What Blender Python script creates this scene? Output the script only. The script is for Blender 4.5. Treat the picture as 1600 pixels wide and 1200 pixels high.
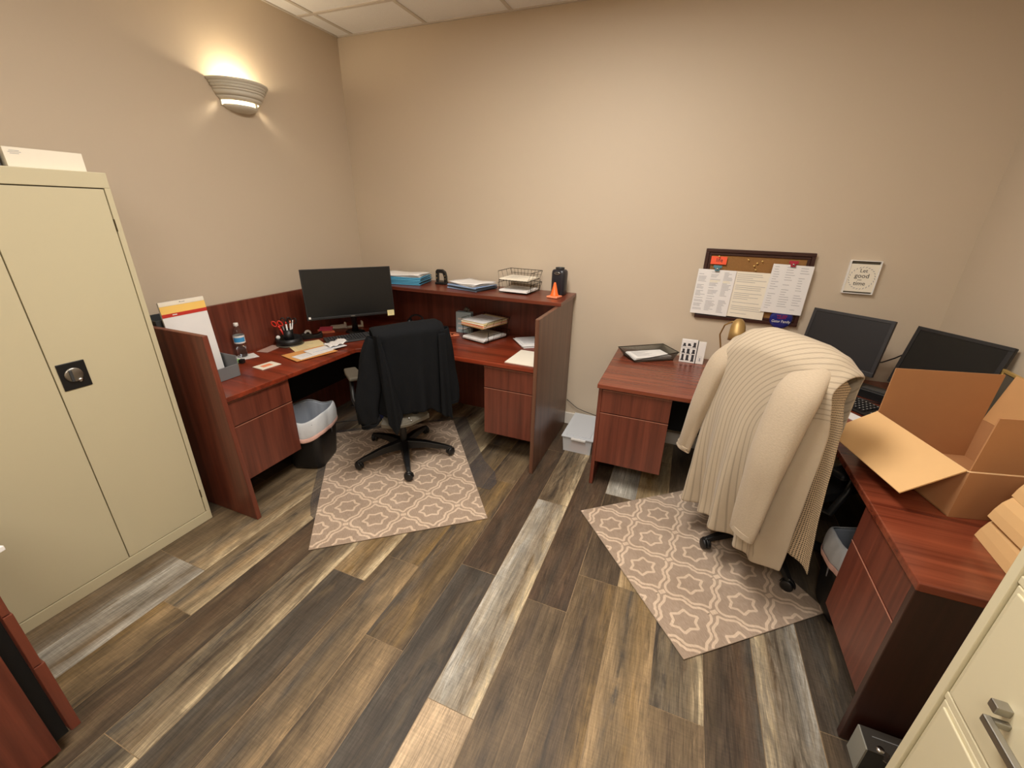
import bpy, bmesh, math, random
from mathutils import Vector, Matrix
random.seed(7)
C = bpy.context.scene
COL = C.collection
PI = math.pi
R_ = math.radians
for o in list(bpy.data.objects): bpy.data.objects.remove(o)

# ------------------------------------------------------------ camera
def setup_camera():
    a, b, c = .3767, .3908, .0232
    ca, sa, cb, sb, cc, sc = math.cos(a), math.sin(a), math.cos(b), math.sin(b), math.cos(c), math.sin(c)
    Rz = Matrix(((ca, sa, 0), (-sa, ca, 0), (0, 0, 1)))
    A = Matrix(((1, 0, 0), (0, 0, -1), (0, 1, 0)))
    Rp = Matrix(((1, 0, 0), (0, cb, -sb), (0, sb, cb)))
    Rr = Matrix(((cc, -sc, 0), (sc, cc, 0), (0, 0, 1)))
    M = Rr @ Rp @ A @ Rz
    cam = bpy.data.cameras.new('camera'); co = bpy.data.objects.new('camera', cam); COL.objects.link(co)
    W = Matrix((M[0], -M[1], -M[2])).transposed().to_4x4()
    W.translation = (0, 0, 1.70)
    co.matrix_world = W
    cam.sensor_fit = 'HORIZONTAL'; cam.sensor_width = 36; cam.lens = 655.7 / 1600 * 36
    cam.clip_start = .02
    C.camera = co
setup_camera()

# ------------------------------------------------------------ world and lights
XL, XR, YB, YF, H = -2.80, 1.454, 3.22, -1.9, 2.92
w = bpy.data.worlds.new('world'); C.world = w; w.use_nodes = True
w.node_tree.nodes['Background'].inputs[0].default_value = (1, .9, .78, 1)
w.node_tree.nodes['Background'].inputs[1].default_value = .05
C.view_settings.view_transform = 'Standard'
C.view_settings.look = 'None'
C.view_settings.gamma = 1
C.view_settings.use_curve_mapping = False
C.view_settings.exposure = 0.0

def area(name, loc, sx, sy, power, col, rot=(0, 0, 0)):
    l = bpy.data.lights.new(name, 'AREA'); l.shape = 'RECTANGLE'; l.size = sx; l.size_y = sy
    l.energy = power; l.color = col
    o = bpy.data.objects.new(name, l); COL.objects.link(o); o.location = loc; o.rotation_euler = rot
    return o
WARM = (1, .95, .885)
area('unseen_troffer_light', (-.60, 1.42, H - .03), .6, 1.1, 61, WARM)  # main overhead lamp, out of view, placed by how the shadows fall
area('unseen_troffer_light', (-.20, -.85, H - .03), .6, 1.1, 40, WARM)  # fill lamp out of view, added to spread light over the room

# ------------------------------------------------------------ helpers
def tag(o, label=None, cat=None, group=None, kind=None):
    if label: o['label'] = label
    if cat: o['category'] = cat
    if group: o['group'] = group
    if kind: o['kind'] = kind
    return o

def thing(name, label, cat, loc=(0, 0, 0), rz=0, group=None):
    o = bpy.data.objects.new(name, None); COL.objects.link(o)
    o.empty_display_size = .05
    o.location = loc; o.rotation_euler = (0, 0, rz)
    tag(o, label, cat, group)
    return o

def mat_of(o):
    m = Matrix.Translation(o.location) @ o.rotation_euler.to_matrix().to_4x4()
    return mat_of(o.parent) @ m if o.parent else m

class MB:
    def __init__(s): s.v = []; s.f = []; s.m = []; s.sm = []; s.uv = {}
    def add(s, vs, fs, mi=0, smooth=False):
        n = len(s.v); s.v += [Vector(v) for v in vs]
        for f in fs: s.f.append([n + i for i in f]); s.m.append(mi); s.sm.append(smooth)
        return s
    def box(s, x0, x1, y0, y1, z0, z1, mi=0):
        return s.add([(x0,y0,z0),(x1,y0,z0),(x1,y1,z0),(x0,y1,z0),(x0,y0,z1),(x1,y0,z1),(x1,y1,z1),(x0,y1,z1)],
            [(0,3,2,1),(4,5,6,7),(0,1,5,4),(1,2,6,5),(2,3,7,6),(3,0,4,7)], mi)
    def obox(s, c, sx, sy, sz, M=None, mi=0):
        M = M or Matrix.Identity(3); c = Vector(c)
        vs = []
        for z in (-.5, .5):
            for x, y in ((-.5,-.5),(.5,-.5),(.5,.5),(-.5,.5)):
                vs.append(c + M @ Vector((x*sx, y*sy, z*sz)))
        return s.add(vs, [(0,3,2,1),(4,5,6,7),(0,1,5,4),(1,2,6,5),(2,3,7,6),(3,0,4,7)], mi)
    def prism(s, pts, z0, z1, mi=0):
        n = len(pts)
        vs = [(p[0], p[1], z0) for p in pts] + [(p[0], p[1], z1) for p in pts]
        fs = [tuple(range(n))[::-1], tuple(range(n, 2*n))] + [(i, (i+1) % n, n+(i+1) % n, n+i) for i in range(n)]
        return s.add(vs, fs, mi)
    def quadslab(s, a, b, c, d, t, mi=0):
        a, b, c, d = map(Vector, (a, b, c, d)); n = (b-a).cross(d-a).normalized() * t
        vs = [a, b, c, d, a+n, b+n, c+n, d+n]
        return s.add(vs, [(0,3,2,1),(4,5,6,7),(0,1,5,4),(1,2,6,5),(2,3,7,6),(3,0,4,7)], mi)
    def lathe(s, prof, c=(0,0,0), n=24, M=None, mi=0, a0=0, a1=2*PI, sx=1, sy=1):
        c = Vector(c); M = M or Matrix.Identity(3); full = abs(a1-a0-2*PI) < 1e-6
        k = n if full else n+1; vs = []
        for r, z in prof:
            for i in range(k):
                t = a0 + (a1-a0)*i/n
                vs.append(c + M @ Vector((r*math.cos(t)*sx, r*math.sin(t)*sy, z)))
        fs = []
        for j in range(len(prof)-1):
            for i in range(n):
                i2 = (i+1) % k
                fs.append((j*k+i, j*k+i2, (j+1)*k+i2, (j+1)*k+i))
        return s.add(vs, fs, mi, True)
    def tube(s, pts, r, n=8, mi=0, closed=False, caps=True):
        pts = [Vector(p) for p in pts]; m = len(pts); vs = []; 
        rr = r if isinstance(r, (list, tuple)) else [r]*m
        prev = None
        for i, p in enumerate(pts):
            if closed: t = pts[(i+1) % m] - pts[i-1]
            else: t = pts[min(i+1, m-1)] - pts[max(i-1, 0)]
            t.normalize()
            if prev is None:
                u = Vector((0,0,1)) if abs(t.z) < .9 else Vector((1,0,0))
            else: u = prev
            u = (u - t*u.dot(t)).normalized(); prev = u; b = t.cross(u)
            for k in range(n):
                a = 2*PI*k/n; vs.append(p + (u*math.cos(a) + b*math.sin(a))*rr[i])
        fs = []
        for i in range(m if closed else m-1):
            j = (i+1) % m
            for k in range(n):
                k2 = (k+1) % n; fs.append((i*n+k, i*n+k2, j*n+k2, j*n+k))
        if caps and not closed:
            fs.append(tuple(range(n))[::-1]); fs.append(tuple(range((m-1)*n, m*n)))
        return s.add(vs, fs, mi, True)
    def cyl(s, c, r, z0, z1, n=20, mi=0, r2=None):
        r2 = r if r2 is None else r2
        vs = [(c[0]+r*math.cos(2*PI*i/n), c[1]+r*math.sin(2*PI*i/n), z0) for i in range(n)] + \
             [(c[0]+r2*math.cos(2*PI*i/n), c[1]+r2*math.sin(2*PI*i/n), z1) for i in range(n)]
        s.add(vs, [(i, (i+1) % n, n+(i+1) % n, n+i) for i in range(n)], mi, True)
        return s.add([], [], mi).cap(vs, n, mi)
    def cap(s, vs, n, mi):
        s.add(vs[:n], [tuple(range(n))[::-1]], mi); s.add(vs[n:], [tuple(range(n))], mi); return s
    def grid(s, P, nu, nv, mi=0, smooth=True, wrap=False):
        """P(i,j)->point, i in 0..nu, j in 0..nv"""
        vs = [P(i, j) for j in range(nv+1) for i in range(nu+1)]
        k = nu+1
        fs = [(j*k+i, j*k+i+1, (j+1)*k+i+1, (j+1)*k+i) for j in range(nv) for i in range(nu)]
        return s.add(vs, fs, mi, smooth)
    def sphere(s, c, r, n=12, mi=0, sx=1, sy=1, sz=1):
        m = n//2
        return s.lathe([(max(r*math.sin(PI*j/m), 1e-5), -r*sz*math.cos(PI*j/m)) for j in range(m+1)], c, n, None, mi, sx=sx, sy=sy)
    def build(s, name, mats, parent=None, world=True, bevel=0, seg=2, solid=0, subs=0, weld=False):
        vs = s.v
        if parent and world:
            inv = mat_of(parent).inverted(); vs = [inv @ v for v in vs]
        me = bpy.data.meshes.new(name); me.from_pydata([tuple(v) for v in vs], [], s.f)
        if not isinstance(mats, (list, tuple)): mats = [mats]
        for m in mats: me.materials.append(m)
        me.polygons.foreach_set('material_index', s.m)
        me.polygons.foreach_set('use_smooth', s.sm)
        me.update()
        if weld:
            bm = bmesh.new(); bm.from_mesh(me); bmesh.ops.remove_doubles(bm, verts=bm.verts, dist=1e-5); bm.to_mesh(me); bm.free()
        o = bpy.data.objects.new(name, me); COL.objects.link(o)
        if parent: o.parent = parent
        if solid:
            md = o.modifiers.new('solid', 'SOLIDIFY'); md.thickness = solid; md.offset = 0
        if subs:
            md = o.modifiers.new('subs', 'SUBSURF'); md.levels = subs; md.render_levels = subs
        if bevel:
            md = o.modifiers.new('bev', 'BEVEL'); md.width = bevel; md.segments = seg; md.limit_method = 'ANGLE'; md.angle_limit = R_(50)
        return o

def copy_tree(o, parent=None):
    c = o.copy(); COL.objects.link(c)
    if parent: c.parent = parent
    for ch in list(o.children): copy_tree(ch, c)
    return c
def RZ(a): return Matrix.Rotation(a, 3, 'Z')
def RX(a): return Matrix.Rotation(a, 3, 'X')
def RY(a): return Matrix.Rotation(a, 3, 'Y')

# ------------------------------------------------------------ materials
MATS = {}
def lin(c):
    """sRGB 0-255 -> linear"""
    return tuple(((v/255)/12.92 if v/255 < .04045 else ((v/255+.055)/1.055)**2.4) for v in c) + (1,)
def nt(name):
    m = bpy.data.materials.new(name); m.use_nodes = True
    t = m.node_tree; b = t.nodes['Principled BSDF']
    return m, t, b
def mat(name, col, rough=.6, metal=0, spec=.5, bump=0, bscale=200, var=0, trans=0, emit=None, alpha=1, coat=0, sheen=0, vscale=8):
    m, t, b = nt(name)
    b.inputs['Base Color'].default_value = col if len(col) == 4 else tuple(col) + (1,)
    b.inputs['Roughness'].default_value = rough; b.inputs['Metallic'].default_value = metal
    b.inputs['Specular IOR Level'].default_value = spec
    if trans: b.inputs['Transmission Weight'].default_value = trans; b.inputs['IOR'].default_value = 1.3
    if coat: b.inputs['Coat Weight'].default_value = coat
    if sheen: b.inputs['Sheen Weight'].default_value = sheen
    if emit: b.inputs['Emission Color'].default_value = emit[0]; b.inputs['Emission Strength'].default_value = emit[1]
    b.inputs['Alpha'].default_value = alpha
    co = t.nodes.new('ShaderNodeTexCoord')
    if var:
        n = t.nodes.new('ShaderNodeTexNoise'); n.inputs['Scale'].default_value = vscale; n.inputs['Detail'].default_value = 4
        t.links.new(co.outputs['Object'], n.inputs['Vector'])
        mx = t.nodes.new('ShaderNodeMix'); mx.data_type = 'RGBA'; mx.blend_type = 'MULTIPLY'; mx.inputs[0].default_value = 1
        mx.inputs[6].default_value = b.inputs['Base Color'].default_value
        cr = t.nodes.new('ShaderNodeMapRange'); cr.inputs[3].default_value = 1-var; cr.inputs[4].default_value = 1+var
        t.links.new(n.outputs['Fac'], cr.inputs[0]); t.links.new(cr.outputs[0], mx.inputs[7])
        t.links.new(mx.outputs[2], b.inputs['Base Color'])
    if bump:
        n = t.nodes.new('ShaderNodeTexNoise'); n.inputs['Scale'].default_value = bscale; n.inputs['Detail'].default_value = 3
        t.links.new(co.outputs['Object'], n.inputs['Vector'])
        bp = t.nodes.new('ShaderNodeBump'); bp.inputs['Strength'].default_value = bump; bp.inputs['Distance'].default_value = .01
        t.links.new(n.outputs['Fac'], bp.inputs['Height']); t.links.new(bp.outputs[0], b.inputs['Normal'])
    MATS[name] = m
    return m

def wood(name, axis, c1, c2, rough=.32, scale=1.0):
    """mahogany laminate with its grain along axis (0,1,2), bands across it"""
    m, t, b = nt(name)
    co = t.nodes.new('ShaderNodeTexCoord'); mp = t.nodes.new('ShaderNodeMapping')
    sc = [26*scale]*3; sc[axis] = .9*scale; mp.inputs['Scale'].default_value = sc
    g = t.nodes.new('ShaderNodeNewGeometry')
    t.links.new(g.outputs['Position'], mp.inputs['Vector'])
    n = t.nodes.new('ShaderNodeTexNoise'); n.inputs['Scale'].default_value = 1; n.inputs['Detail'].default_value = 5; n.inputs['Roughness'].default_value = .62
    n.inputs['Distortion'].default_value = .6
    t.links.new(mp.outputs[0], n.inputs['Vector'])
    cr = t.nodes.new('ShaderNodeValToRGB'); cr.color_ramp.elements[0].position = .33; cr.color_ramp.elements[1].position = .68
    cr.color_ramp.elements[0].color = lin(c1); cr.color_ramp.elements[1].color = lin(c2)
    t.links.new(n.outputs['Fac'], cr.inputs[0]); t.links.new(cr.outputs[0], b.inputs['Base Color'])
    b.inputs['Roughness'].default_value = rough; b.inputs['Specular IOR Level'].default_value = .75
    return m
WX = wood('mahogany_x', 0, (80, 32, 19), (128, 60, 38))
WY = wood('mahogany_y', 1, (80, 32, 19), (128, 60, 38))
WZ = wood('mahogany_z', 2, (84, 36, 24), (122, 60, 42), .36)
WS = wood('mahogany_sheen', 2, (88, 54, 40), (120, 82, 62), .36)  # same laminate, its grazing sheen painted in as a lighter, greyer tone
WE = mat('mahogany_edge', lin((112, 50, 34)), .35)
WD = mat('mahogany_pale_edge', lin((176, 120, 98)), .4)
WALL = mat('wall_paint', lin((203, 187, 165)), .62, bump=.12, bscale=9, var=.02, vscale=1.2)
CEIL = mat('ceiling_tile', lin((246, 245, 242)), .9, bump=.5, bscale=260, var=.04, vscale=300)
GRID = mat('ceiling_grid', lin((205, 196, 184)), .5)
BASE = mat('white_trim', lin((228, 222, 212)), .4)
BEIGE = mat('beige_metal', lin((202, 192, 160)), .38, bump=.03, bscale=500, var=.015, vscale=2)
BEIGE2 = mat('beige_metal_light', lin((214, 204, 172)), .36, var=.015, vscale=2)
DARKGAP = mat('dark_gap', lin((70, 56, 24)), .8)
BLACK = mat('black_plastic', lin((20, 20, 21)), .42)
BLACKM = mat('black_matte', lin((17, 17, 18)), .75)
SCREEN = mat('screen_glass', lin((20, 21, 22)), .28, spec=.4)
SCREEN2 = mat('screen_matte', lin((34, 33, 36)), .38, spec=.4)
DGREY = mat('dark_grey_plastic', lin((62, 63, 64)), .45)
GREY = mat('grey_plastic', lin((120, 122, 124)), .4)
TAUPE = mat('taupe_plastic', lin((92, 86, 74)), .5)
CHROME = mat('chrome', lin((200, 200, 200)), .22, metal=1)
STEEL = mat('brushed_steel', lin((165, 162, 155)), .35, metal=1)
WIRE = mat('dark_wire', lin((50, 44, 34)), .4, metal=.8)
PAPER = mat('white_paper', lin((236, 234, 232)), .8, var=.02, vscale=30)
PAPERW = mat('warm_paper', lin((240, 232, 214)), .8, var=.02, vscale=30)
PAPERC = mat('cream_folder', lin((236, 216, 164)), .8)
INK = mat('grey_ink', lin((150, 150, 156)), .9)
INKD = mat('dark_ink', lin((60, 58, 62)), .9)
MANILA = mat('manila_paper', lin((222, 160, 92)), .75, var=.05)
BLUEF = mat('blue_folder', lin((92, 172, 208)), .5)
BLUEP = mat('pale_blue_folder', lin((158, 186, 222)), .5)
DARKF = mat('dark_folder_edge', lin((58, 66, 74)), .6)
PINK = mat('pink_note', lin((236, 92, 130)), .75)
ORANGE = mat('orange_plastic', lin((246, 110, 40)), .45)
PALEORANGE = mat('pale_orange_plastic', lin((246, 150, 110)), .5)
RED = mat('red_plastic', lin((220, 52, 36)), .4)
REDP = mat('red_print', lin((196, 48, 36)), .7)
YELLOWP = mat('yellow_print', lin((250, 206, 110)), .7)
NOTE = mat('yellow_note', lin((232, 220, 160)), .8)
BLUE = mat('blue_print', lin((60, 150, 208)), .6)
NAVY = mat('navy_button', lin((30, 40, 118)), .3, coat=.5)
NAVYF = mat('blue_fabric', lin((34, 44, 92)), .9)
CORK = mat('cork', lin((150, 108, 60)), .9, bump=.4, bscale=300, var=.25, vscale=220)
FRAME = mat('dark_frame_wood', lin((58, 30, 24)), .38)
BRASS = mat('antique_brass', lin((178, 146, 92)), .48, metal=.6)
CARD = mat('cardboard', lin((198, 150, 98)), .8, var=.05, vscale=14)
CARDD = mat('cardboard_brown_shaded', lin((178, 128, 84)), .85, var=.05, vscale=14)  # cardboard of the open box with its shade put into the colour
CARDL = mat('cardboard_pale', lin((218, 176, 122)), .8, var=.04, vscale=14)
CARDE = mat('cardboard_edge', lin((222, 186, 140)), .85)
PLASTER = mat('white_ceramic', lin((214, 208, 192)), .5)
BULB = mat('lamp_glow', (1, .9, .7, 1), .5, emit=((1, .86, .62, 1), 6))
LINER = mat('white_bag', lin((222, 226, 230)), .35, trans=.15, bump=.25, bscale=30)
LINERG = mat('grey_bag_inside', lin((150, 156, 166)), .4, bump=.25, bscale=30)
LINERP = mat('pink_drawstring', lin((240, 196, 184)), .5)
TEAL = mat('teal_plastic', lin((82, 132, 146)), .4)
CRIMSON = mat('crimson_plastic', lin((172, 40, 62)), .4)
GOLD = mat('gold_pin', lin((232, 196, 120)), .3, metal=.6)
REDNOTE = mat('coral_card', lin((252, 98, 62)), .7)
GLASS = mat('clear_glass', (.95, .97, .97, 1), .05, trans=1)
CLEAR = mat('clear_bottle', (.93, .96, .98, 1), .05, trans=1)
WATER = mat('water', (.9, .95, 1, 1), .02, trans=1)
TUBP = mat('frosted_plastic', lin((236, 238, 240)), .35, alpha=.5)
TUBL = mat('frosted_lid', lin((226, 230, 234)), .45, trans=.25)
GREEN = mat('green_plastic', lin((150, 200, 130)), .5)
GWHITE = mat('white_gloss', lin((238, 236, 232)), .35)
DSAFE = mat('dark_safe_paint', lin((58, 54, 50)), .4)
LSAFE = mat('light_safe_paint', lin((150, 148, 138)), .5)
TBLUE = mat('pale_blue_card', lin((176, 200, 208)), .7, var=.1, vscale=40)

def floor_material():
    m, t, b = nt('plank_floor')
    at = t.nodes.new('ShaderNodeAttribute'); at.attribute_name = 'tone'
    g = t.nodes.new('ShaderNodeNewGeometry')
    rnd = t.nodes.new('ShaderNodeAttribute'); rnd.attribute_name = 'shift'
    av = t.nodes.new('ShaderNodeAttribute'); av.attribute_name = 'average'
    ad = t.nodes.new('ShaderNodeVectorMath'); ad.operation = 'ADD'
    t.links.new(g.outputs['Position'], ad.inputs[0]); t.links.new(rnd.outputs['Vector'], ad.inputs[1])
    def noise(sc, detail, dist=0, rough=.6):
        mp = t.nodes.new('ShaderNodeMapping'); mp.inputs['Scale'].default_value = sc
        t.links.new(ad.outputs[0], mp.inputs['Vector'])
        n = t.nodes.new('ShaderNodeTexNoise'); n.inputs['Scale'].default_value = 1; n.inputs['Detail'].default_value = detail
        n.inputs['Distortion'].default_value = dist; n.inputs['Roughness'].default_value = rough
        t.links.new(mp.outputs[0], n.inputs['Vector']); return n.outputs['Fac']
    def mr(x, a, bb, c, d):
        r = t.nodes.new('ShaderNodeMapRange'); r.inputs[1].default_value = a; r.inputs[2].default_value = bb
        r.inputs[3].default_value = c; r.inputs[4].default_value = d; t.links.new(x, r.inputs[0]); return r.outputs[0]
    def mul(col, f):
        x = t.nodes.new('ShaderNodeMix'); x.data_type = 'RGBA'; x.blend_type = 'MULTIPLY'; x.inputs[0].default_value = 1
        t.links.new(col, x.inputs[6]); t.links.new(f, x.inputs[7]); return x.outputs[2]
    grain = noise((95, 4.2, 1), 9, 1.6, .78)
    saw = noise((9, 150, 1), 4, .5)
    blot = noise((7, 2.2, 1), 3, .8)
    m0 = t.nodes.new('ShaderNodeMix'); m0.data_type = 'RGBA'
    br = noise((16, 2.6, 1), 5, 1.6, .65)
    t.links.new(mr(br, .40, .58, 0, .9), m0.inputs[0]); t.links.new(at.outputs['Color'], m0.inputs[6]); t.links.new(av.outputs['Color'], m0.inputs[7])
    col = mul(m0.outputs[2], mr(grain, .32, .68, .42, 1.55))
    col = mul(col, mr(saw, .35, .65, .91, 1.08))
    col = mul(col, mr(blot, .3, .7, .66, 1.3))
    # golden blotches
    mx = t.nodes.new('ShaderNodeMix'); mx.data_type = 'RGBA'
    bl2 = noise((9, 1.7, 1), 3, 1.5)
    t.links.new(mr(bl2, .56, .74, 0, .30), mx.inputs[0]); t.links.new(col, mx.inputs[6]); mx.inputs[7].default_value = lin((148, 126, 92))
    t.links.new(mx.outputs[2], b.inputs['Base Color'])
    t.links.new(mr(grain, .3, .7, .42, .6), b.inputs['Roughness'])
    b.inputs['Specular IOR Level'].default_value = .4
    bp = t.nodes.new('ShaderNodeBump'); bp.inputs['Strength'].default_value = .25; bp.inputs['Distance'].default_value = .004
    t.links.new(grain, bp.inputs['Height']); t.links.new(bp.outputs[0], b.inputs['Normal'])
    return m
FLOOR = floor_material()

def rug_material(name, col):
    m, t, b = nt(name)
    co = t.nodes.new('ShaderNodeTexCoord')
    mp = t.nodes.new('ShaderNodeMapping'); mp.inputs['Scale'].default_value = (260, 40, 1); t.links.new(co.outputs['Object'], mp.inputs['Vector'])
    n = t.nodes.new('ShaderNodeTexNoise'); n.inputs['Scale'].default_value = 1; n.inputs['Detail'].default_value = 3
    t.links.new(mp.outputs[0], n.inputs['Vector'])
    n2 = t.nodes.new('ShaderNodeTexNoise'); n2.inputs['Scale'].default_value = 5; n2.inputs['Detail'].default_value = 3
    t.links.new(co.outputs['Object'], n2.inputs['Vector'])
    cr = t.nodes.new('ShaderNodeValToRGB')
    cr.color_ramp.elements[0].position = .38; cr.color_ramp.elements[1].position = .66
    cr.color_ramp.elements[0].color = lin(col); cr.color_ramp.elements[1].color = lin(tuple(min(255, c+26) for c in col))
    ad = t.nodes.new('ShaderNodeMath'); ad.operation = 'MULTIPLY_ADD'; ad.inputs[1].default_value = .6
    sc = t.nodes.new('ShaderNodeMath'); sc.operation = 'MULTIPLY'; sc.inputs[1].default_value = .4
    t.links.new(n2.outputs['Fac'], sc.inputs[0]); t.links.new(n.outputs['Fac'], ad.inputs[0]); t.links.new(sc.outputs[0], ad.inputs[2])
    t.links.new(ad.outputs[0], cr.inputs[0]); t.links.new(cr.outputs[0], b.inputs['Base Color'])
    b.inputs['Roughness'].default_value = .95; b.inputs['Specular IOR Level'].default_value = .1
    bp = t.nodes.new('ShaderNodeBump'); bp.inputs['Strength'].default_value = .3; bp.inputs['Distance'].default_value = .003
    t.links.new(n.outputs['Fac'], bp.inputs['Height']); t.links.new(bp.outputs[0], b.inputs['Normal'])
    return m
RUG = rug_material('rug_taupe', (158, 138, 120)); RUGL = rug_material('rug_cream', (202, 180, 157))

def knit(name, col, rib):
    """knit cloth; UV in metres. rib=(cx,cy,spacing) draws fanned ribs round a point; None gives a plain fine knit"""
    m, t, b = nt(name)
    uv = t.nodes.new('ShaderNodeUVMap')
    b.inputs['Roughness'].default_value = .95; b.inputs['Specular IOR Level'].default_value = .1; b.inputs['Sheen Weight'].default_value = .15
    n = t.nodes.new('ShaderNodeTexNoise'); n.inputs['Scale'].default_value = 90; n.inputs['Detail'].default_value = 2
    mp = t.nodes.new('ShaderNodeMapping'); mp.inputs['Scale'].default_value = (1, 3, 1)
    t.links.new(uv.outputs[0], mp.inputs['Vector']); t.links.new(mp.outputs[0], n.inputs['Vector'])
    base = lin(col); dark = lin(tuple(int(c*.58) for c in col))
    def mth(op, a, b2=None):
        x = t.nodes.new('ShaderNodeMath'); x.operation = op
        for i, v in enumerate((a, b2)):
            if v is None: continue
            if isinstance(v, (int, float)): x.inputs[i].default_value = v
            else: t.links.new(v, x.inputs[i])
        return x.outputs[0]
    h = n.outputs['Fac']
    if rib:
        cx, cy, sp, fx = rib
        sx = t.nodes.new('ShaderNodeSeparateXYZ'); t.links.new(uv.outputs[0], sx.inputs[0])
        dx = mth('MULTIPLY', mth('SUBTRACT', sx.outputs[0], cx), fx); dy = mth('SUBTRACT', sx.outputs[1], cy)
        dy = mth('ADD', mth('MAXIMUM', dy, 0.0), mth('MULTIPLY', mth('MINIMUM', dy, 0.0), .22))
        d = mth('SQRT', mth('ADD', mth('MULTIPLY', dx, dx), mth('MULTIPLY', dy, dy)))
        f = mth('FRACT', mth('DIVIDE', d, sp))
        line = mth('LESS_THAN', mth('ABSOLUTE', mth('SUBTRACT', f, .5)), .11)
        line = mth('MULTIPLY', line, mth('MAXIMUM', mth('LESS_THAN', sx.outputs[0], .25), mth('GREATER_THAN', sx.outputs[1], .98)))
        row = mth('FRACT', mth('DIVIDE', sx.outputs[1], .006)); row = mth('MULTIPLY', mth('GREATER_THAN', row, .5), .08)
        fac = mth('MAXIMUM', mth('MULTIPLY', line, .42), row)
        mx = t.nodes.new('ShaderNodeMix'); mx.data_type = 'RGBA'; mx.inputs[6].default_value = base; mx.inputs[7].default_value = dark
        t.links.new(fac, mx.inputs[0]); t.links.new(mx.outputs[2], b.inputs['Base Color'])
        h = mth('SUBTRACT', h, mth('MULTIPLY', line, 1.2))
    else:
        cr = t.nodes.new('ShaderNodeMapRange'); cr.inputs[3].default_value = .86; cr.inputs[4].default_value = 1.1
        t.links.new(n.outputs['Fac'], cr.inputs[0])
        mx = t.nodes.new('ShaderNodeMix'); mx.data_type = 'RGBA'; mx.blend_type = 'MULTIPLY'; mx.inputs[0].default_value = 1
        mx.inputs[6].default_value = base; t.links.new(cr.outputs[0], mx.inputs[7]); t.links.new(mx.outputs[2], b.inputs['Base Color'])
    bp = t.nodes.new('ShaderNodeBump'); bp.inputs['Strength'].default_value = .4; bp.inputs['Distance'].default_value = .003
    t.links.new(h, bp.inputs['Height']); t.links.new(bp.outputs[0], b.inputs['Normal'])
    return m
def mesh_knit(name, col):
    """open pointelle mesh knit: rows of small dark holes"""
    m, t, b = nt(name)
    uv = t.nodes.new('ShaderNodeUVMap'); vo = t.nodes.new('ShaderNodeTexVoronoi'); vo.inputs['Scale'].default_value = 70
    vo.inputs['Randomness'].default_value = .1
    mp = t.nodes.new('ShaderNodeMapping'); mp.inputs['Scale'].default_value = (1, 1.5, 1)
    t.links.new(uv.outputs[0], mp.inputs['Vector']); t.links.new(mp.outputs[0], vo.inputs['Vector'])
    cr = t.nodes.new('ShaderNodeValToRGB'); cr.color_ramp.elements[0].position = .28; cr.color_ramp.elements[1].position = .4
    cr.color_ramp.elements[0].color = lin(tuple(int(c*.45) for c in col)); cr.color_ramp.elements[1].color = lin(col)
    t.links.new(vo.outputs['Distance'], cr.inputs[0]); t.links.new(cr.outputs[0], b.inputs['Base Color'])
    b.inputs['Roughness'].default_value = .95; b.inputs['Specular IOR Level'].default_value = .1
    return m
KCREAM = knit('cream_rib_knit', (190, 174, 151), (.35, .80, .0205, 1.0))
KCREAMP = knit('cream_plain_knit', (188, 171, 148), None)
KMESH = mesh_knit('cream_mesh_knit', (190, 168, 138))
KBLACK = knit('black_jersey', (25, 26, 28), None); KBLACK.node_tree.nodes['Principled BSDF'].inputs['Sheen Weight'].default_value = 0

# ------------------------------------------------------------ room shell
def structure(o, kind='structure'): o['kind'] = kind; return o
T = .12
structure(MB().box(XL-T, XL, YF-T, YB+T, -.05, H+T).build('wall_left', WALL))
structure(MB().box(XL, XR, YB, YB+T, -.05, H+T).build('wall_back', WALL))
structure(MB().box(XR, XR+T, YF-T, YB+T, -.05, H+T).build('wall_right', WALL))
structure(MB().box(XL, XR, YF-T, YF, -.05, H+T).build('wall_front', WALL))
structure(MB().box(XL, XR, YF, YB, H, H+.05).build('ceiling', CEIL))
g = MB()
PT = .654
x = XL + .155
while x < XR: g.box(x-.012, x+.012, YF, YB, H-.006, H+.002); x += PT
y = 2.83
while y > YF: g.box(XL, XR, y-.012, y+.012, H-.0065, H+.002); y -= PT
g.box(XL, XL+.015, YF, YB, H-.008, H); g.box(XL, XR, YB-.015, YB, H-.008, H); g.box(XR-.015, XR, YF, YB, H-.008, H)
structure(g.build('trim_1', GRID))
structure(MB().box(XL, XR, YB-.014, YB, 0, .105).build('baseboard_back', BASE, bevel=.003))
structure(MB().box(XL, XL+.014, YF, YB-.014, 0, .105).build('baseboard_left', BASE, bevel=.003))
structure(MB().box(XR-.014, XR, YF, YB-.014, 0, .105).build('baseboard_right', BASE, bevel=.003))

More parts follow.
